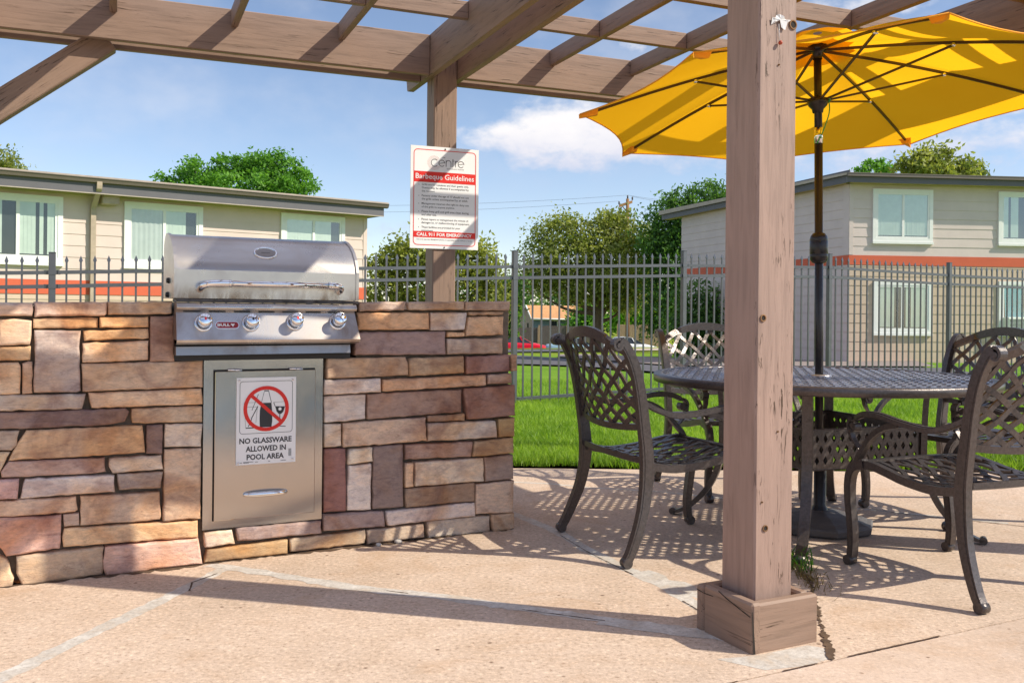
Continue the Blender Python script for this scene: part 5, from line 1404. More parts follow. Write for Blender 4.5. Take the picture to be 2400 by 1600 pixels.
def build_left():
    P = Vector((-3.98, 25.4, 0)); d = Vector((.787, .617, 0)).normalized(); n = Vector((d.y, -d.x, 0)); F = frame_of(P, d, n)
    t = thing('apartment_building', 'tan two storey apartment block behind the grill, low roof edge with gutter and downspout', 'building', (P.x, P.y, -1.6))
    c = MB(F); c.box(-13, 0, .002, 8, -2.2, 3.6); c.build('wall_core', M['siding'], t)
    siding('upper_siding', F, -13, .0, 1.585, 3.58, .258, M['siding'], t); siding('lower_siding', F, -13, .0, -2.2, 1.27, .258, M['siding_low'], t)
    b = MB(F); b.box(-13, .003, -.022, .0, 1.27, 1.585); b.build('red_band', M['redband'], t)
    cb = MB(F); cb.box(-.10, .012, -.026, .0, -2.2, 1.26); cb.box(-.10, .012, -.026, .0, 1.60, 3.58); cb.build('corner_board', M['siding'], t)
    so = MB(F); so.box(-13.2, .24, -.50, .3, 3.525, 3.545); so.build('soffit', M['soffit'], t)
    fa = MB(F); fa.box(-13.2, .24, -.52, -.50, 3.510, 3.735); fa.box(.22, .24, -.5, 8, 3.510, 3.735); fa.build('fascia', M['fascia'], t)
    dr = MB(F); dr.box(-13.2, .24, -.53, -.495, 3.490, 3.511); dr.build('drip_edge', M['roofedge'], t)
    gu = MB(F); gu.add([(-13.2, -.52, 3.715), (.34, -.52, 3.715), (.34, -.60, 3.735), (-13.2, -.60, 3.735), (-13.2, -.63, 3.830), (.34, -.63, 3.830), (-13.2, -.52, 3.830), (.34, -.52, 3.830), (-13.2, -.615, 3.830), (.34, -.615, 3.830)], [(0, 1, 2, 3), (3, 2, 5, 4), (1, 7, 5, 2)])
    gu.box(-13.2, .34, -.64, -.615, 3.817, 3.832); gu.build('gutter', M['gutter'], t)
    ro = MB(F); ro.add([(-13.2, -.55, 3.833), (.36, -.55, 3.833), (.36, 8.5, 4.065), (-13.2, 8.5, 4.065), (-13.2, -.55, 3.745), (.36, -.55, 3.745), (.36, 8.5, 3.745), (-13.2, 8.5, 3.745)], [(0, 1, 2, 3), (0, 4, 5, 1), (1, 5, 6, 2), (3, 2, 6, 7), (0, 3, 7, 4)])
    ro.box(-13.2, .36, -.57, -.53, 3.833, 3.875); ro.build('roof', M['roofedge'], t)
    window(F, -9.45, -7.62, 1.955, 3.415, -8.515, t, 'half', 'blind', 3)
    window(F, -6.32, -4.50, 1.955, 3.43, -5.411, t, 'drape', 'half', 5)
    window(F, -2.487, -.675, 1.955, 3.447, -1.58, t, 'blind', 'half', 8)
    for x0, x1 in ((-9.45, -7.62), (-6.32, -4.5), (-2.487, -.675)): window(F, x0, x1, -.75, .72, (x0 + x1) / 2, t, 'blind', 'blind', int(x0 * 7))
    ds = MB(F)
    path = bez([(-7.0, -.57, 3.80), (-7.0, -.56, 3.66), (-7.0, -.50, 3.57), (-7.0, -.16, 3.31), (-7.0, -.085, 3.21), (-7.0, -.08, 3.05)], 4) + [Vector((-7.0, -.08, -2))]
    ds.strap(path, [Vector((.055, 0, 0))] * len(path), [Vector((0, .038, .02)) if i < len(path) - 2 else Vector((0, .038, 0)) for i in range(len(path))]); ds.build('downspout', M['downspout'], t)
    vb = MB(F); vb.bbox(-6.87, -6.50, -.34, -.02, 3.30, 3.545, .02); vb.build('vent_box', M['downspout'], t)
build_left()
def build_right():
    P = Vector((9.73, 27.0, 0)); a = R(6); d = Vector((math.cos(a), math.sin(a), 0)); n = Vector((d.y, -d.x, 0)); F = frame_of(P, d, n)
    sd = Vector((-.29, .957, 0)).normalized(); n2 = Vector((-sd.y, sd.x, 0)); S = frame_of(P + sd * 10.47, -sd, n2)
    t = thing('apartment_building', 'greige two storey apartment block at right with red band and slate roof edge', 'building', (P.x, P.y, -.6))
    q = P + sd * 10.47; c = MB(); W = 9.0
    base = [P, P + d * W, P + d * W + sd * 10.4, q]; cen = sum(base, Vector()) / 4; base = [b + (cen - b).normalized() * .004 for b in base]
    c.add([(b.x, b.y, -1.2) for b in base] + [(b.x, b.y, 4.8) for b in base], [(0, 1, 2, 3), (4, 5, 6, 7), (0, 1, 5, 4), (1, 2, 6, 5), (2, 3, 7, 6), (3, 0, 4, 7)]); c.build('wall_core', M['siding2'], t)
    siding('upper_siding', F, 0, W, 2.70, 4.80, .27, M['siding2'], t); siding('lower_siding', F, 0, W, -.33, 2.425, .27, M['siding_low'], t)
    siding('side_siding', S, 0, 10.46, 2.70, 4.80, .27, M['siding2'], t); siding('side_lower_siding', S, 0, 10.46, -.33, 2.425, .27, M['siding2'], t)
    b = MB(F); b.box(-.022, W, -.024, .0, 2.425, 2.70); b.build('red_band', M['redband'], t)
    b = MB(S); b.box(0, 10.47, -.024, .0, 2.425, 2.70); b.build('red_band', M['redband'], t)
    f = MB(F); f.box(-.02, W, -.03, .0, -1.2, -.33); f.build('foundation', M['siding_low'], t)
    f = MB(S); f.box(0, 10.47, -.03, .0, -1.2, -.33); f.build('foundation', M['siding2'], t)
    cb = MB(F); cb.box(-.020, .10, -.03, .0, 2.71, 4.80); cb.build('corner_board', M['siding2'], t)
    cb = MB(S); cb.box(10.20, 10.478, -.03, .0, 2.71, 4.80); cb.build('corner_board', M['siding2'], t)
    so = MB(F); so.box(-.1, W + .3, -.40, .05, 4.755, 4.770); so.build('soffit', M['soffit'], t)
    so = MB(S); so.box(-1.16, 10.57, -.28, .05, 4.755, 4.770); so.build('soffit', M['soffit'], t)
    fa = MB(F); fa.box(-.30, W + .3, -.43, -.40, 4.745, 4.920); fa.build('fascia', M['fascia'], t)
    gu = MB(F); gu.box(-.30, W + .3, -.52, -.43, 4.910, 5.000); gu.box(-.30, W + .3, -.53, -.52, 4.985, 5.010); gu.build('gutter', M['gutter'], t)
    fs = MB(S); fs.box(-1.16, 10.85, -.31, -.28, 4.745, 4.940); fs.box(-1.16, 10.90, -.335, -.31, 4.930, 5.085); fs.build('side_fascia', M['fascia'], t)
    ro = MB(); A = P - d * .32 - n * -.45; B = P + d * (W + .3) + n * .45; C = B + sd * 12.1; D = A + sd * 12.1
    ro.add([(v.x, v.y, 5.015) for v in (A, B)] + [(v.x, v.y, 5.115) for v in (C, D)] + [(v.x, v.y, 4.945) for v in (A, B, C, D)], [(0, 1, 2, 3), (0, 1, 5, 4), (1, 2, 6, 5), (2, 3, 7, 6), (3, 0, 4, 7)])
    ro.build('roof', M['roofedge'], t)
    for x0, x1, lo in ((.68, 2.51, 0), (4.545, 6.375, 0), (7.2, 8.7, 0)):
        window(F, x0, x1, 3.11, 4.63, (x0 + x1) / 2 + .01, t, 'blind' if x0 < 1 else 'half', 'blind', int(x0 * 10))
    window(F, .73, 2.51, .455, 1.95, 1.60, t, 'half', 'blind', 21)
    window(F, 4.58, 6.38, .455, 2.0, 5.47, t, 'aqua', 'blind', 23)
    ac = MB(F); ac.bbox(4.70, 5.36, -.32, .0, .52, .95, .02); o = ac.build('air_conditioner', M['blind'], t)
    g = MB(F)
    for k in range(9): g.box(4.74, 5.32, -.326, -.32, .57 + k * .038, .585 + k * .038)
    g.build('vent_slats', M['room'], o)
    v = MB(F); v.box(2.42, 2.85, -.034, -.03, -.62, -.40); o = v.build('foundation_vent', M['trim'], t)
    s = MB(F)
    for k in range(4): s.box(2.44, 2.83, -.039, -.034, -.60 + k * .055, -.575 + k * .055)
    s.build('vent_slats', M['room'], o)
build_right()

# ------------------------------------------------------------------ trees and shrubs: tapered trunk and limbs, crowns of many leaf blades
def leaves(name, lobes, n, size, m, parent, seed, clump=26, spread=.30, hollow=.45, flat_=1.0):
    r = np.random.RandomState(seed); V = []; C = []
    w = np.array([l[3] * l[4] * l[5] for l in lobes]) ** .7; w /= w.sum(); nc = max(1, n // clump)
    which = r.choice(len(lobes), nc, p=w)
    for li in which:
        cx, cy, cz, rx, ry, rz = lobes[li]
        d = r.normal(size=3); d /= np.linalg.norm(d); rad = hollow + (1.08 - hollow) * r.rand() ** .6
        c = np.array([cx, cy, cz]) + d * np.array([rx, ry, rz]) * rad
        k = int(clump * r.uniform(.5, 1.5)); sp = spread * r.uniform(.6, 1.3)
        p = c + r.normal(size=(k, 3)) * np.array([sp, sp, sp * .7]) * flat_
        bri = np.clip(r.normal(.5, .32), 0, 1)
        for q in p:
            a = r.normal(size=3); a /= np.linalg.norm(a); b = np.cross(a, r.normal(size=3)); b /= np.linalg.norm(b)
            s = size * r.uniform(.6, 1.4); V += [q - a * s * .5, q + b * s * .24, q + a * s * .5, q - b * s * .24]
            g = float(np.clip(bri + r.normal(0, .2), 0, 1)); C.append((g, g, g))
    V = np.array(V); nq = len(C); off = root_of(parent).location; V -= np.array([off.x, off.y, off.z])
    me = bpy.data.meshes.new(name); me.vertices.add(len(V)); me.vertices.foreach_set('co', V.ravel().astype(np.float32)); me.loops.add(4 * nq); me.loops.foreach_set('vertex_index', np.arange(4 * nq, dtype=np.int32))
    me.polygons.add(nq); me.polygons.foreach_set('loop_start', np.arange(0, 4 * nq, 4, dtype=np.int32)); me.update(calc_edges=True)
    at = me.color_attributes.new('Col', 'FLOAT_COLOR', 'CORNER'); cc = np.repeat(np.array([(*c, 1) for c in C], dtype=np.float32), 4, axis=0); at.data.foreach_set('color', cc.ravel())
    me.materials.append(m); o = bpy.data.objects.new(name, me); COL.objects.link(o); o.parent = parent; return o
def tree(name, label, x, y, h, lobes, n, size, m, seed, trunk=.16, group=None, zb=None, cat='tree', clump=26, spread=.3, hollow=.45, bare=.35):
    """lobes relative to the trunk foot: (dx, dy, dz, rx, ry, rz)"""
    z = gz(x, y) - .05 if zb is None else zb; t = thing(name, label, cat, (x, y, z), group); r = random.Random(seed); tr = MB()
    top = h * .8
    tr.tube(bez([(x, y, z - .1), (x + r.uniform(-.1, .1), y, z + top * .3), (x + r.uniform(-.2, .2), y, z + top * .6), (x + r.uniform(-.2, .2), y, z + top)], 4), [trunk * (1.25 - 1.1 * i / 12) for i in range(13)], 9)
    for (dx, dy, dz, rx, ry, rz) in lobes:
        a = Vector((x, y, z + min(dz * .55, top * .75))); b = Vector((x + dx, y + dy, z + dz)); tr.tube(bez([a, a.lerp(b, .5) + Vector((0, 0, -.12 * (b - a).length)), b], 4), [trunk * .5 * (1 - .85 * i / 8) for i in range(9)], 6)
    tr.build('trunk', M['bark'], t)
    leaves('crown', [(x + l[0], y + l[1], z + l[2], l[3], l[4], l[5]) for l in lobes], n, size, m, t, seed, clump, spread, hollow)
    return t
def atpx(px, py, Y):
    """world point at depth Y on the ray through a photo pixel (only used here to turn measurements into positions)"""
    a = (px - 1200) / 2190; b = (py - 728) / 2190; c, s = math.cos(.0096), math.sin(.0096); p = a * c + b * s; q = a * s - b * c
    return p * Y, Y, 1 + q * Y
def lob(Y, z0, x0, items):
    """items: (px, py, rx px, rz px, depth shift) -> lobes relative to (x0, Y, z0)"""
    out = []
    for px, py, rx, rz, dy in items:
        X, _, Z = atpx(px, py, Y); k = Y / 2190; out.append((X - x0, dy, Z - z0, rx * k, rx * k * .8, rz * k))
    return out
def tree_px(name, label, px, Y, items, n, size, m, seed, **kw):
    x = atpx(px, 728, Y)[0]; z = gz(x, Y) - .05; L = lob(Y, z, x, items); h = max(l[2] + l[5] for l in L)
    return tree(name, label, x, Y, h, L, n, size, m, seed, **kw)
tree_px('shade_tree', 'bright green tree rising above the left building roof, behind the grill', 590, 40, [(395, 420, 24, 22, 0), (432, 408, 22, 20, .4), (465, 402, 26, 24, -.5), (500, 412, 30, 24, .3), (535, 396, 34, 30, 0), (575, 386, 32, 30, .4), (610, 392, 36, 34, 0), (645, 376, 28, 24, .3), (680, 402, 34, 30, 0), (705, 425, 28, 24, .3), (728, 440, 14, 12, 0), (440, 440, 50, 20, 0), (560, 440, 110, 34, 0), (660, 440, 60, 26, 0)], 17000, .17, M['leaf_bright'], 21, trunk=.2, spread=.17)
tree_px('shade_tree', 'small grey green tree top at the left edge, above the roof', -12, 42, [(-20, 385, 55, 40, 0), (18, 372, 26, 28, 0), (10, 400, 34, 30, .3), (-40, 430, 60, 60, 0)], 6000, .15, M['leaf_olive'], 22, trunk=.16, spread=.22)
tree_px('juniper_bush', 'bushy yellow green juniper behind the fence and the sign post', 1040, 33, [(905, 690, 55, 60, 0), (930, 620, 52, 55, .3), (985, 600, 60, 56, 0), (1050, 615, 70, 62, -.3), (1105, 600, 52, 55, 0), (1130, 660, 55, 60, .3), (930, 575, 22, 26, 0), (1000, 700, 80, 70, 0), (1100, 720, 85, 60, 0), (1150, 720, 40, 50, 0), (870, 620, 20, 22, 0)], 15000, .17, M['leaf_juniper'], 23, trunk=.13, cat='bush', spread=.2, hollow=.35)
tree_px('broadleaf_tree', 'large olive green spreading tree in the middle distance beyond the fence', 1402, 55, [(1305, 560, 62, 50, 0), (1260, 610, 48, 40, .6), (1340, 600, 70, 56, -.4), (1400, 560, 62, 46, 0), (1450, 545, 58, 44, .4), (1500, 580, 66, 56, 0), (1440, 620, 82, 60, -.5), (1380, 660, 90, 50, 0), (1270, 645, 56, 40, 0), (1480, 660, 70, 46, .5), (1330, 672, 60, 30, 0), (1320, 525, 34, 22, 0), (1430, 515, 36, 22, 0), (1480, 700, 56, 34, .3), (1430, 695, 40, 26, -.3), (1236, 662, 28, 24, 0)], 30000, .22, M['leaf_olive'], 24, trunk=.30, spread=.36)
tree_px('broadleaf_tree', 'taller dark green tree between the spreading tree and the right building', 1600, 52, [(1560, 520, 46, 46, 0), (1590, 480, 36, 32, .3), (1545, 560, 46, 46, 0), (1640, 470, 50, 38, 0), (1680, 455, 40, 32, .3), (1570, 620, 60, 70, 0), (1640, 560, 70, 70, 0), (1575, 690, 60, 60, 0), (1730, 500, 60, 60, 0), (1545, 745, 40, 46, 0)], 21000, .23, M['leaf_dark'], 25, trunk=.26, spread=.36)
tree_px('arborvitae', 'dark dense evergreen shrub against the side of the right building', 1630, 34, [(1600, 745, 34, 60, 0), (1640, 730, 44, 70, 0), (1685, 745, 40, 70, .2), (1640, 800, 60, 60, 0), (1730, 770, 40, 70, .3)], 9000, .15, M['leaf_dark'], 26, trunk=.09, cat='shrub', spread=.16, hollow=.3)
tree_px('shade_tree', 'feathery green tree top above the right building roof', 2190, 46, [(2150, 385, 44, 24, 0), (2185, 358, 32, 22, 0), (2215, 372, 36, 22, .3), (2250, 388, 36, 14, 0), (2200, 410, 80, 30, 0), (2280, 400, 30, 12, 0)], 5200, .24, M['leaf_olive'], 27, trunk=.16, spread=.22)
tree_px('shade_tree', 'small tuft of tree top left of the feathery tree above the right roof', 2052, 48, [(2030, 384, 12, 8, 0), (2072, 383, 14, 9, 0), (2050, 400, 40, 14, 0)], 1100, .20, M['leaf_bright'], 28, trunk=.1, spread=.14)
tree_px('garden_bush', 'low dark bush at the left foot of the fence beyond the stone counter', 1206, 40, [(1192, 700, 22, 50, 0), (1204, 668, 16, 26, 0), (1180, 740, 34, 46, 0)], 3600, .20, M['leaf_dark'], 29, trunk=.08, cat='bush', spread=.22)
tree_px('garden_bush', 'sunlit lime green bush above the tan board fence in the distance', 1490, 92, [(1470, 738, 34, 22, 0), (1510, 742, 34, 22, 0), (1535, 728, 30, 26, 0), (1450, 748, 20, 14, 0)], 3400, .45, M['leaf_lime'], 30, trunk=.15, cat='bush', spread=.5)
tree_px('garden_bush', 'green bush beside the distant orange roofed house', 1375, 84, [(1365, 750, 22, 24, 0), (1385, 735, 22, 26, 0), (1350, 765, 18, 14, 0)], 2400, .40, M['leaf_bright'], 31, trunk=.12, cat='bush', spread=.42)
tree('added_hedge', 'unseen row of dark leaves added for the steel door to reflect', 2.9, -.3, .9, [(dx, dx * .83, .45, .38, .38, .42) for dx in (-1.1, -.6, -.1, .4, .9, 1.4, 1.9, 2.4, 2.9)], 6000, .07, M['leaf_added_hedge'], 35, trunk=.03, cat='added_hedge', spread=.09, hollow=.2)  # unseen leaf row added out of view to darken the steel door's reflection
bg = [(-30, 128, 9, 5.5), (-14, 132, 8, 5), (-4, 124, 10, 6), (4, 135, 9, 6), (11, 126, 8, 5.5), (17, 120, 10, 6.5), (26, 130, 9, 6), (36, 128, 11, 7)]
for i, (x, y, h, w) in enumerate(bg):
    z = gz(x, y)
    tree('distant_tree', 'one of the dark green distant trees closing the view beyond the street', x, y, h, [(0, 0, h * .6, w * .8, w * .6, h * .34), (w * .4, 0, h * .45, w * .5, w * .5, h * .28), (-w * .45, .5, h * .42, w * .5, w * .5, h * .26), (0, 0, h * .22, w, w * .6, h * .2)], 2600, .6, M['leaf_dark'], 40 + i, trunk=.25, group='trees beyond the street', spread=.6)

# ------------------------------------------------------------------ far street: house, board fences, utility pole with wires, parked cars
def build_house():
    Y = 86; k = Y / 2190; x0, x1 = atpx(1250, 740, Y)[0], atpx(1362, 740, Y)[0]; zr = 1 + 12 * k; ze = 1 - 16 * k; zb = gz(x0, Y) - .5
    t = thing('distant_house', 'small blue grey house with orange shingle roof seen through the fence', 'house', (x0, Y, zb))
    xl = atpx(1213, 740, Y)[0]; D = 4.5
    w = MB(); w.box(x0, x1, Y, Y + D, zb, ze); w.build('wall', M['shed_blue'], t)
    # gable front, turned towards the left
    g = MB(); ap = atpx(1233, 718, Y + 1)[0]
    g.add([(xl + .25, Y + 1.6, zb), (x0, Y, zb), (x0, Y, ze), (xl + .25, Y + 1.6, ze), (ap + .1, Y + .8, zr)], [(0, 1, 2, 3), (3, 2, 4)]); g.add([(xl + .25, Y + 1.6, zb), (xl + .25, Y + 5, zb), (xl + .25, Y + 5, ze), (xl + .25, Y + 1.6, ze)], [(0, 1, 2, 3)]); g.build('gable', M['shed_tan'], t)
    r = MB(); r.add([(x0 - .2, Y - .35, ze - .1), (x1 + .2, Y - .35, ze - .1), (x1 + .2, Y + 2.4, zr + .05), (ap, Y + .8, zr + .05), (x1 + .2, Y + 5, ze - .1), (xl, Y + 2.0, ze - .02), (xl + .4, Y + 5, ze - .1)], [(0, 1, 2, 3), (3, 2, 4, 6), (3, 6, 5)]); r.build('roof', M['shed_roof'], t)
    f = MB(); f.tube([(xl, Y + 1.5, ze - .05), (ap, Y + .7, zr), (x0 - .2, Y - .38, ze - .12), (x1 + .2, Y - .38, ze - .12)], .09, 5); f.build('barge_board', M['trim'], t)
    for px in (1298, 1343):
        xa = atpx(px - 7, 750, Y)[0]; xb = atpx(px + 7, 750, Y)[0]; m_ = MB(); m_.box(xa - .1, xb + .1, Y - .05, Y, ze - 1.1, ze - .2); fr = m_.build('window', M['trim'], t)
        p = MB(); p.box(xa, xb, Y - .07, Y - .05, ze - 1.05, ze - .3); p.build('pane', M['car_glass'], fr)
    p = MB(); p.box(xl + .9, xl + 1.5, Y + .55, Y + 1.0, ze - 1.3, ze - .5); p.build('gable_window', M['car_glass'], t)
build_house()
def board_fence(pa, pb, Y, ytop, ybot, m, label, seed):
    a = atpx(pa, ytop, Y); b = atpx(pb, ytop, Y); zt = a[2]; zb = gz(a[0], Y) - .3; r = random.Random(seed); t = thing('board_fence', label, 'fence', (a[0], Y, zb)); mb = MB(); x = a[0]
    while x < b[0]:
        w = .14; mb.box(x, x + w - .012, Y, Y + .025, zb, zt + r.uniform(-.03, .03)); x += w
    mb.build('boards', m, t); ps = a[0]
    while ps < b[0]:
        q = MB(); q.box(ps, ps + .12, Y - .1, Y, zb, zt + .06); q.build('fence_post', M['tan_wood'], t); ps += 2.4
board_fence(1196, 1262, 82, 767, 800, M['old_wood'], 'brown board fence in front of the distant house, left section', 1)
board_fence(1262, 1412, 80, 763, 800, M['old_wood'], 'dark grey board fence below the windows of the distant house', 2)
board_fence(1446, 1560, 84, 760, 800, M['tan_wood'], 'tan board fence behind the white parked car in the distance', 3)
def build_pole():
    Y = 70; x, _, zt = atpx(1471, 466, Y); zb = gz(x, Y) - .3
    t = thing('utility_pole', 'wooden utility pole with one slanting crossarm rising behind the spreading tree', 'utility pole', (x, Y, zb))
    m = MB(); m.tube([(x + .1, Y, zb), (x, Y, zt)], [.17, .12], 10); m.build('pole', M['pole_wood'], t)
    a = Vector(atpx(1451, 483, Y - .3)); b = Vector(atpx(1482, 473, Y + .3)); m = MB(); m.strap([a, b], [Vector((0, .08, 0))] * 2, [Vector((0, 0, .10))] * 2); arm = m.build('crossarm', M['pole_wood'], t)
    m = MB(); m.tube([Vector(atpx(1458, 482, Y - .1)), Vector(atpx(1470, 498, Y - .1))], .04, 5); m.build('arm_brace', M['pole_wood'], arm)
    ends = [a + Vector((0, 0, .1)), b + Vector((0, 0, .12)), Vector((x, Y, zt))]
    for e in ends: m = MB(); m.lathe([(.03, 0), (.07, .08), (.05, .14), (.07, .2), (.03, .26), (0, .27)], e, 8); m.build('insulator', M['soot'], arm)
    g = MB(); gx = atpx(1468, 728, Y)[0]; g.tube([(gx, Y - .5, zb), (gx, Y - .5, atpx(1468, 715, Y)[2])], .07, 8); g.build('guy_guard', M['yellow'], t)
    ws = [(Vector(atpx(600, 480, 74)), ends[2] + Vector((0, 0, .27))), (Vector(atpx(600, 496, 74)), ends[0] + Vector((0, 0, .27))), (ends[2] + Vector((0, 0, .27)), Vector(atpx(1800, 474, 78))), (ends[1] + Vector((0, 0, .27)), Vector(atpx(1800, 488, 78)))]
    for q, (a, b) in enumerate(ws):
        L = [a.lerp(b, i / 16) - Vector((0, 0, 1.0 * (4 * (i / 16) * (1 - i / 16)) * .35)) for i in range(17)]; m = MB(); m.tube(L, .010, 4)
        tag(m.build('power_line', M['black']), ['upper power line running left from the utility pole', 'lower power line running left from the utility pole', 'upper power line running right from the utility pole', 'lower power line running right from the utility pole'][q], 'power line', 'power lines')
build_pole()
def build_car(paint, label, x, Y, z, flip=1):
    """saloon car seen from the side; x is the nose, it points along flip"""
    t = thing('parked_car', label, 'car', (x, Y, z), 'cars parked on the far street')
    st = [(0, .30, .62, .72), (.25, .22, .78, .80), (.9, .2, .93, .86), (1.35, .2, .98, .88), (2.2, .2, 1.0, .9), (3.2, .2, 1.0, .9), (3.9, .2, .99, .88), (4.3, .24, .95, .82), (4.45, .34, .8, .74)]
    m = MB(); vs = []
    for s, z0, z1, hw in st:
        for (yy, zz) in ((-hw * .93, z0), (-hw, z0 + .25), (-hw, z1 - .12), (-hw * .86, z1), (hw * .86, z1), (hw, z1 - .12), (hw, z0 + .25), (hw * .93, z0)): vs.append((x - flip * s, Y + yy, z + zz))
    n = len(st); m.add(vs, [(i * 8 + k, i * 8 + (k + 1) % 8, (i + 1) * 8 + (k + 1) % 8, (i + 1) * 8 + k) for i in range(n - 1) for k in range(8)] + [tuple(range(8)), tuple(range(8 * n - 8, 8 * n))], None, True)
    body = m.build('body', paint, t)
    cb = [(1.2, .96, .80), (1.95, 1.40, .64), (2.5, 1.46, .62), (3.1, 1.42, .62), (3.95, .97, .78)]
    m = MB(); vs = []
    for s, zz, hw in cb: vs += [(x - flip * s, Y - hw, z + zz), (x - flip * s, Y + hw, z + zz)]
    base = [(x - flip * 1.2, Y - .80, z + .9), (x - flip * 3.95, Y - .78, z + .9)]
    m.add(vs, [(2 * i, 2 * i + 1, 2 * i + 3, 2 * i + 2) for i in range(4)], None, True); m.build('roof', paint, t)
    g = MB()
    for sg in (-1, 1):
        P = [(x - flip * s, Y + sg * (hw - .015), z + zz - .02) for s, zz, hw in cb]; Q = [(x - flip * s, Y + sg * .80, z + .94) for s, zz, hw in cb]
        g.add(P + Q, [(i, i + 1, 6 + i, 5 + i) for i in range(4)])
    g.build('side_glass', M['car_glass'], t)
    p = MB()
    for s in (1.75, 2.55, 3.35): p.strap([Vector((x - flip * s, Y - .82, z + .93)), Vector((x - flip * (s + (.28 if s < 2 else 0 if s < 3 else -.3)), Y - .66, z + 1.40))], [Vector((.04, 0, 0))] * 2, [Vector((0, .012, 0))] * 2)
    p.build('window_pillar', paint, t)
    for s in (.82, 3.6):
        for sg in (-1, 1):
            w = MB(); w.lathe([(.2, -.1), (.31, -.1), (.33, -.06), (.33, .06), (.31, .1), (.2, .1)], (x - flip * s, Y + sg * .8, z + .33), 20, (0, 1, 0)); wh = w.build('wheel', M['tyre'], t)
            q = MB(); q.lathe([(.2, -.105), (.17, -.09), (.05, -.09), (0, -.1)], (x - flip * s, Y + sg * .8, z + .33), 12, (0, -sg, 0)); q.build('rim', M['chrome'], wh)
    for sg in (-.62, .62):
        h = MB(); h.lathe([(0, .03), (.08, .02), (.1, -.03)], (x - flip * .14, Y + sg, z + .64), 10, (flip, 0, 0)); h.build('headlight', M['trim'], t)
        h = MB(); h.lathe([(0, .03), (.08, .02), (.1, -.03)], (x - flip * 4.38, Y + sg, z + .75), 10, (-flip, 0, 0)); h.build('tail_light', M['red'], t)
build_car(M['car_red'], 'red car with its nose showing between the fence post and the lattice chair', atpx(1286, 800, 66)[0], 66, -2.22)
build_car(M['car_white'], 'white car parked right of the utility pole', atpx(1545, 800, 67)[0], 67, -2.25)
build_car(M['car_blue'], 'pale blue car glimpsed through the lattice of the chair', atpx(1425, 800, 66)[0], 66, -2.30)

# ------------------------------------------------------------------ grass on the near lawn, weeds by the post, leaf and pebbles
def blades(name, pts, hgt, wid, m, seed, parent=None, lean=.5, patchy=0.0):
    r = np.random.RandomState(seed); n = len(pts); p = np.array(pts); az = r.rand(n) * 2 * np.pi; h = hgt * r.uniform(.55, 1.35, n); ln = lean * r.uniform(.2, 1.3, n) * h; w = wid * r.uniform(.7, 1.3, n)
    da = r.rand(n) * 2 * np.pi; tx, ty = np.cos(da) * ln, np.sin(da) * ln; wx, wy = np.cos(az) * w / 2, np.sin(az) * w / 2
    V = np.zeros((n, 5, 3)); V[:, 0] = p + np.stack([-wx, -wy, 0 * w], 1); V[:, 1] = p + np.stack([wx, wy, 0 * w], 1)
    V[:, 2] = p + np.stack([wx * .8 + tx * .35, wy * .8 + ty * .35, h * .6], 1); V[:, 3] = p + np.stack([-wx * .8 + tx * .35, -wy * .8 + ty * .35, h * .6], 1); V[:, 4] = p + np.stack([tx, ty, h], 1)
    b = np.arange(n)[:, None] * 5; idx = np.concatenate([b + np.array([[0, 1, 2, 3]]), b + np.array([[3, 2, 4]])], 1).ravel().astype(np.int32)
    me = bpy.data.meshes.new(name); me.vertices.add(5 * n); me.vertices.foreach_set('co', V.ravel().astype(np.float32)); me.loops.add(7 * n); me.loops.foreach_set('vertex_index', idx)
    ls = np.zeros(2 * n, dtype=np.int32); ls[0::2] = np.arange(n) * 7; ls[1::2] = np.arange(n) * 7 + 4; me.polygons.add(2 * n); me.polygons.foreach_set('loop_start', ls); me.update(calc_edges=True)
    g = np.clip(r.normal(.5, .25, n) + (np.array([mn.fractal(Vector((q[0] * 1.6, q[1] * 1.1, 0)), 1, 2, 3) for q in pts]) * patchy if patchy else 0), 0, 1); at = me.color_attributes.new('Col', 'FLOAT_COLOR', 'CORNER'); cc = np.repeat(np.stack([g, g, g, np.ones(n)], 1).astype(np.float32), 7, axis=0); at.data.foreach_set('color', cc.ravel())
    me.materials.append(m); o = bpy.data.objects.new(name, me); COL.objects.link(o)
    if parent: o.parent = parent
    return o
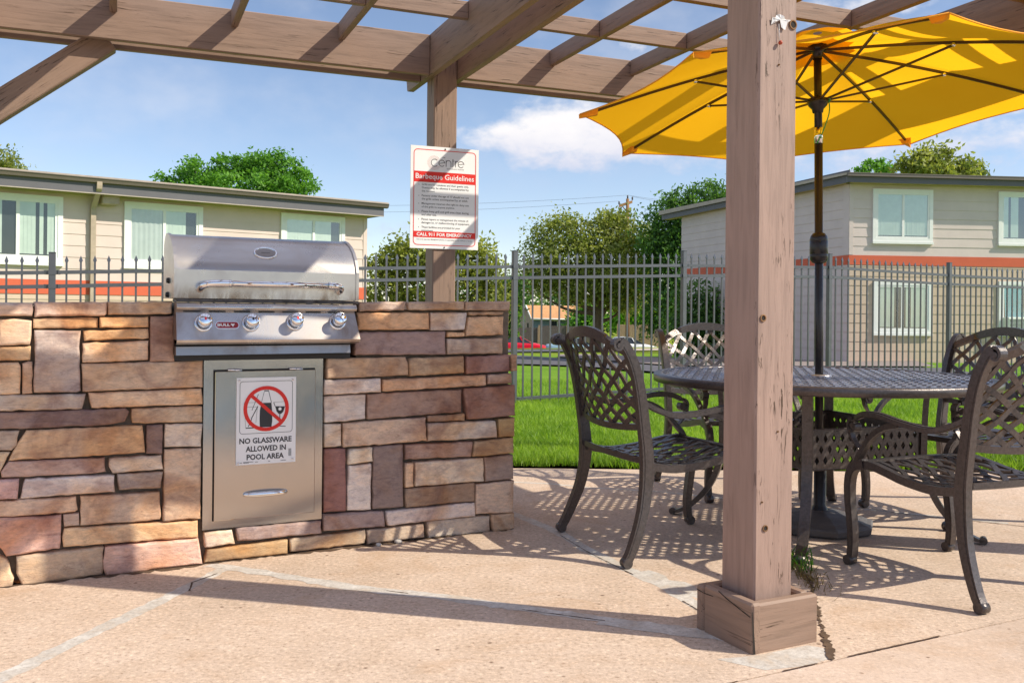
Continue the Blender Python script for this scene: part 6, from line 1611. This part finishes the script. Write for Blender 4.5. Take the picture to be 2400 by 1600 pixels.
def lawn_grass():
    r = np.random.RandomState(7); P = []
    for (x0, x1, y0, y1, d) in ((-.6, 4.6, 5.95, 7.2, 4200), (-.6, 5.4, 7.2, 9.0, 3000), (-1.0, 6.6, 9.0, 12.5, 1500), (-1.0, 11, 12.5, 18, 420)):
        n = int((x1 - x0) * (y1 - y0) * d); xs = r.uniform(x0, x1, n); ys = r.uniform(y0, y1, n)
        for x, y in zip(xs, ys):
            if y < 5.985 + .03 * math.sin(x * 5) + .02 * math.sin(x * 23): continue
            P.append((x, y, gz(x, y) - .004))
    tag(blades('lawn_grass', P, .062, .0062, M['grass'], 8, None, .7, .55), kind='stuff')
lawn_grass()
def weeds():
    r = np.random.RandomState(3); c = np.array([1.145, 3.70, 0]); P = []
    t = thing('weed_tuft', 'tuft of green and dry weeds growing in the crack right of the front post', 'weed', (1.145, 3.70, 0))
    g = [tuple(c + np.array([r.normal(0, .035), r.normal(.0, .05), 0])) for _ in range(52)]; o = blades('green_blades', g, .062, .006, M['weed'], 4, None, .9)
    g2 = [tuple(c + np.array([-.02 + r.normal(0, .03), -.17 + r.normal(0, .09), 0])) for _ in range(150)]; o2 = blades('dry_stalks', g2, .028, .004, M['drygrass'], 5, None, 1.3)
    g3 = [tuple(c + np.array([-.10 + r.normal(0, .04), .10 + r.normal(0, .05), 0])) for _ in range(40)]; o3 = blades('dry_blades', g3, .05, .005, M['drygrass'], 6, None, 1.3)
    o2['kind'] = 'stuff'; o3['kind'] = 'stuff'
    for q in (o, o2, o3): q.parent = t; q.location = -t.location
weeds()
def bits():
    m = MB(); c = Vector((-1.765, 3.365, .0)); vs = [c + Vector((.03 * math.cos(k * .785), .018 * math.sin(k * .785), .006 + .012 * abs(math.sin(k * 1.1)))) for k in range(8)] + [c + Vector((0, 0, .002))]
    m.add(vs, [(k, (k + 1) % 8, 8) for k in range(8)]); tag(m.build('fallen_leaf', simple('dead_leaf', (.30, .12, .04), .8, 0, .3)), 'curled brown leaf on the ground at the left foot of the stone wall', 'leaf')
    r = random.Random(9)
    for i, (x, y, s, lab) in enumerate(((-.555, 3.955, .011, 'small pale pebble at the foot of the stone wall below the right stones'), (-.478, 4.005, .015, 'larger pale pebble right of the small one at the foot of the wall'))):
        b = bmesh.new(); bmesh.ops.create_icosphere(b, subdivisions=2, radius=s)
        for v in b.verts: v.co = Vector((x + v.co.x * 1.2, y + v.co.y, s * .55 + v.co.z * .7)) + Vector((r.uniform(-1, 1), r.uniform(-1, 1), r.uniform(-1, 1))) * s * .12
        m = MB(); m.bm(b, None, True); tag(m.build('pebble', M['grout']), lab, 'pebble')
bits()
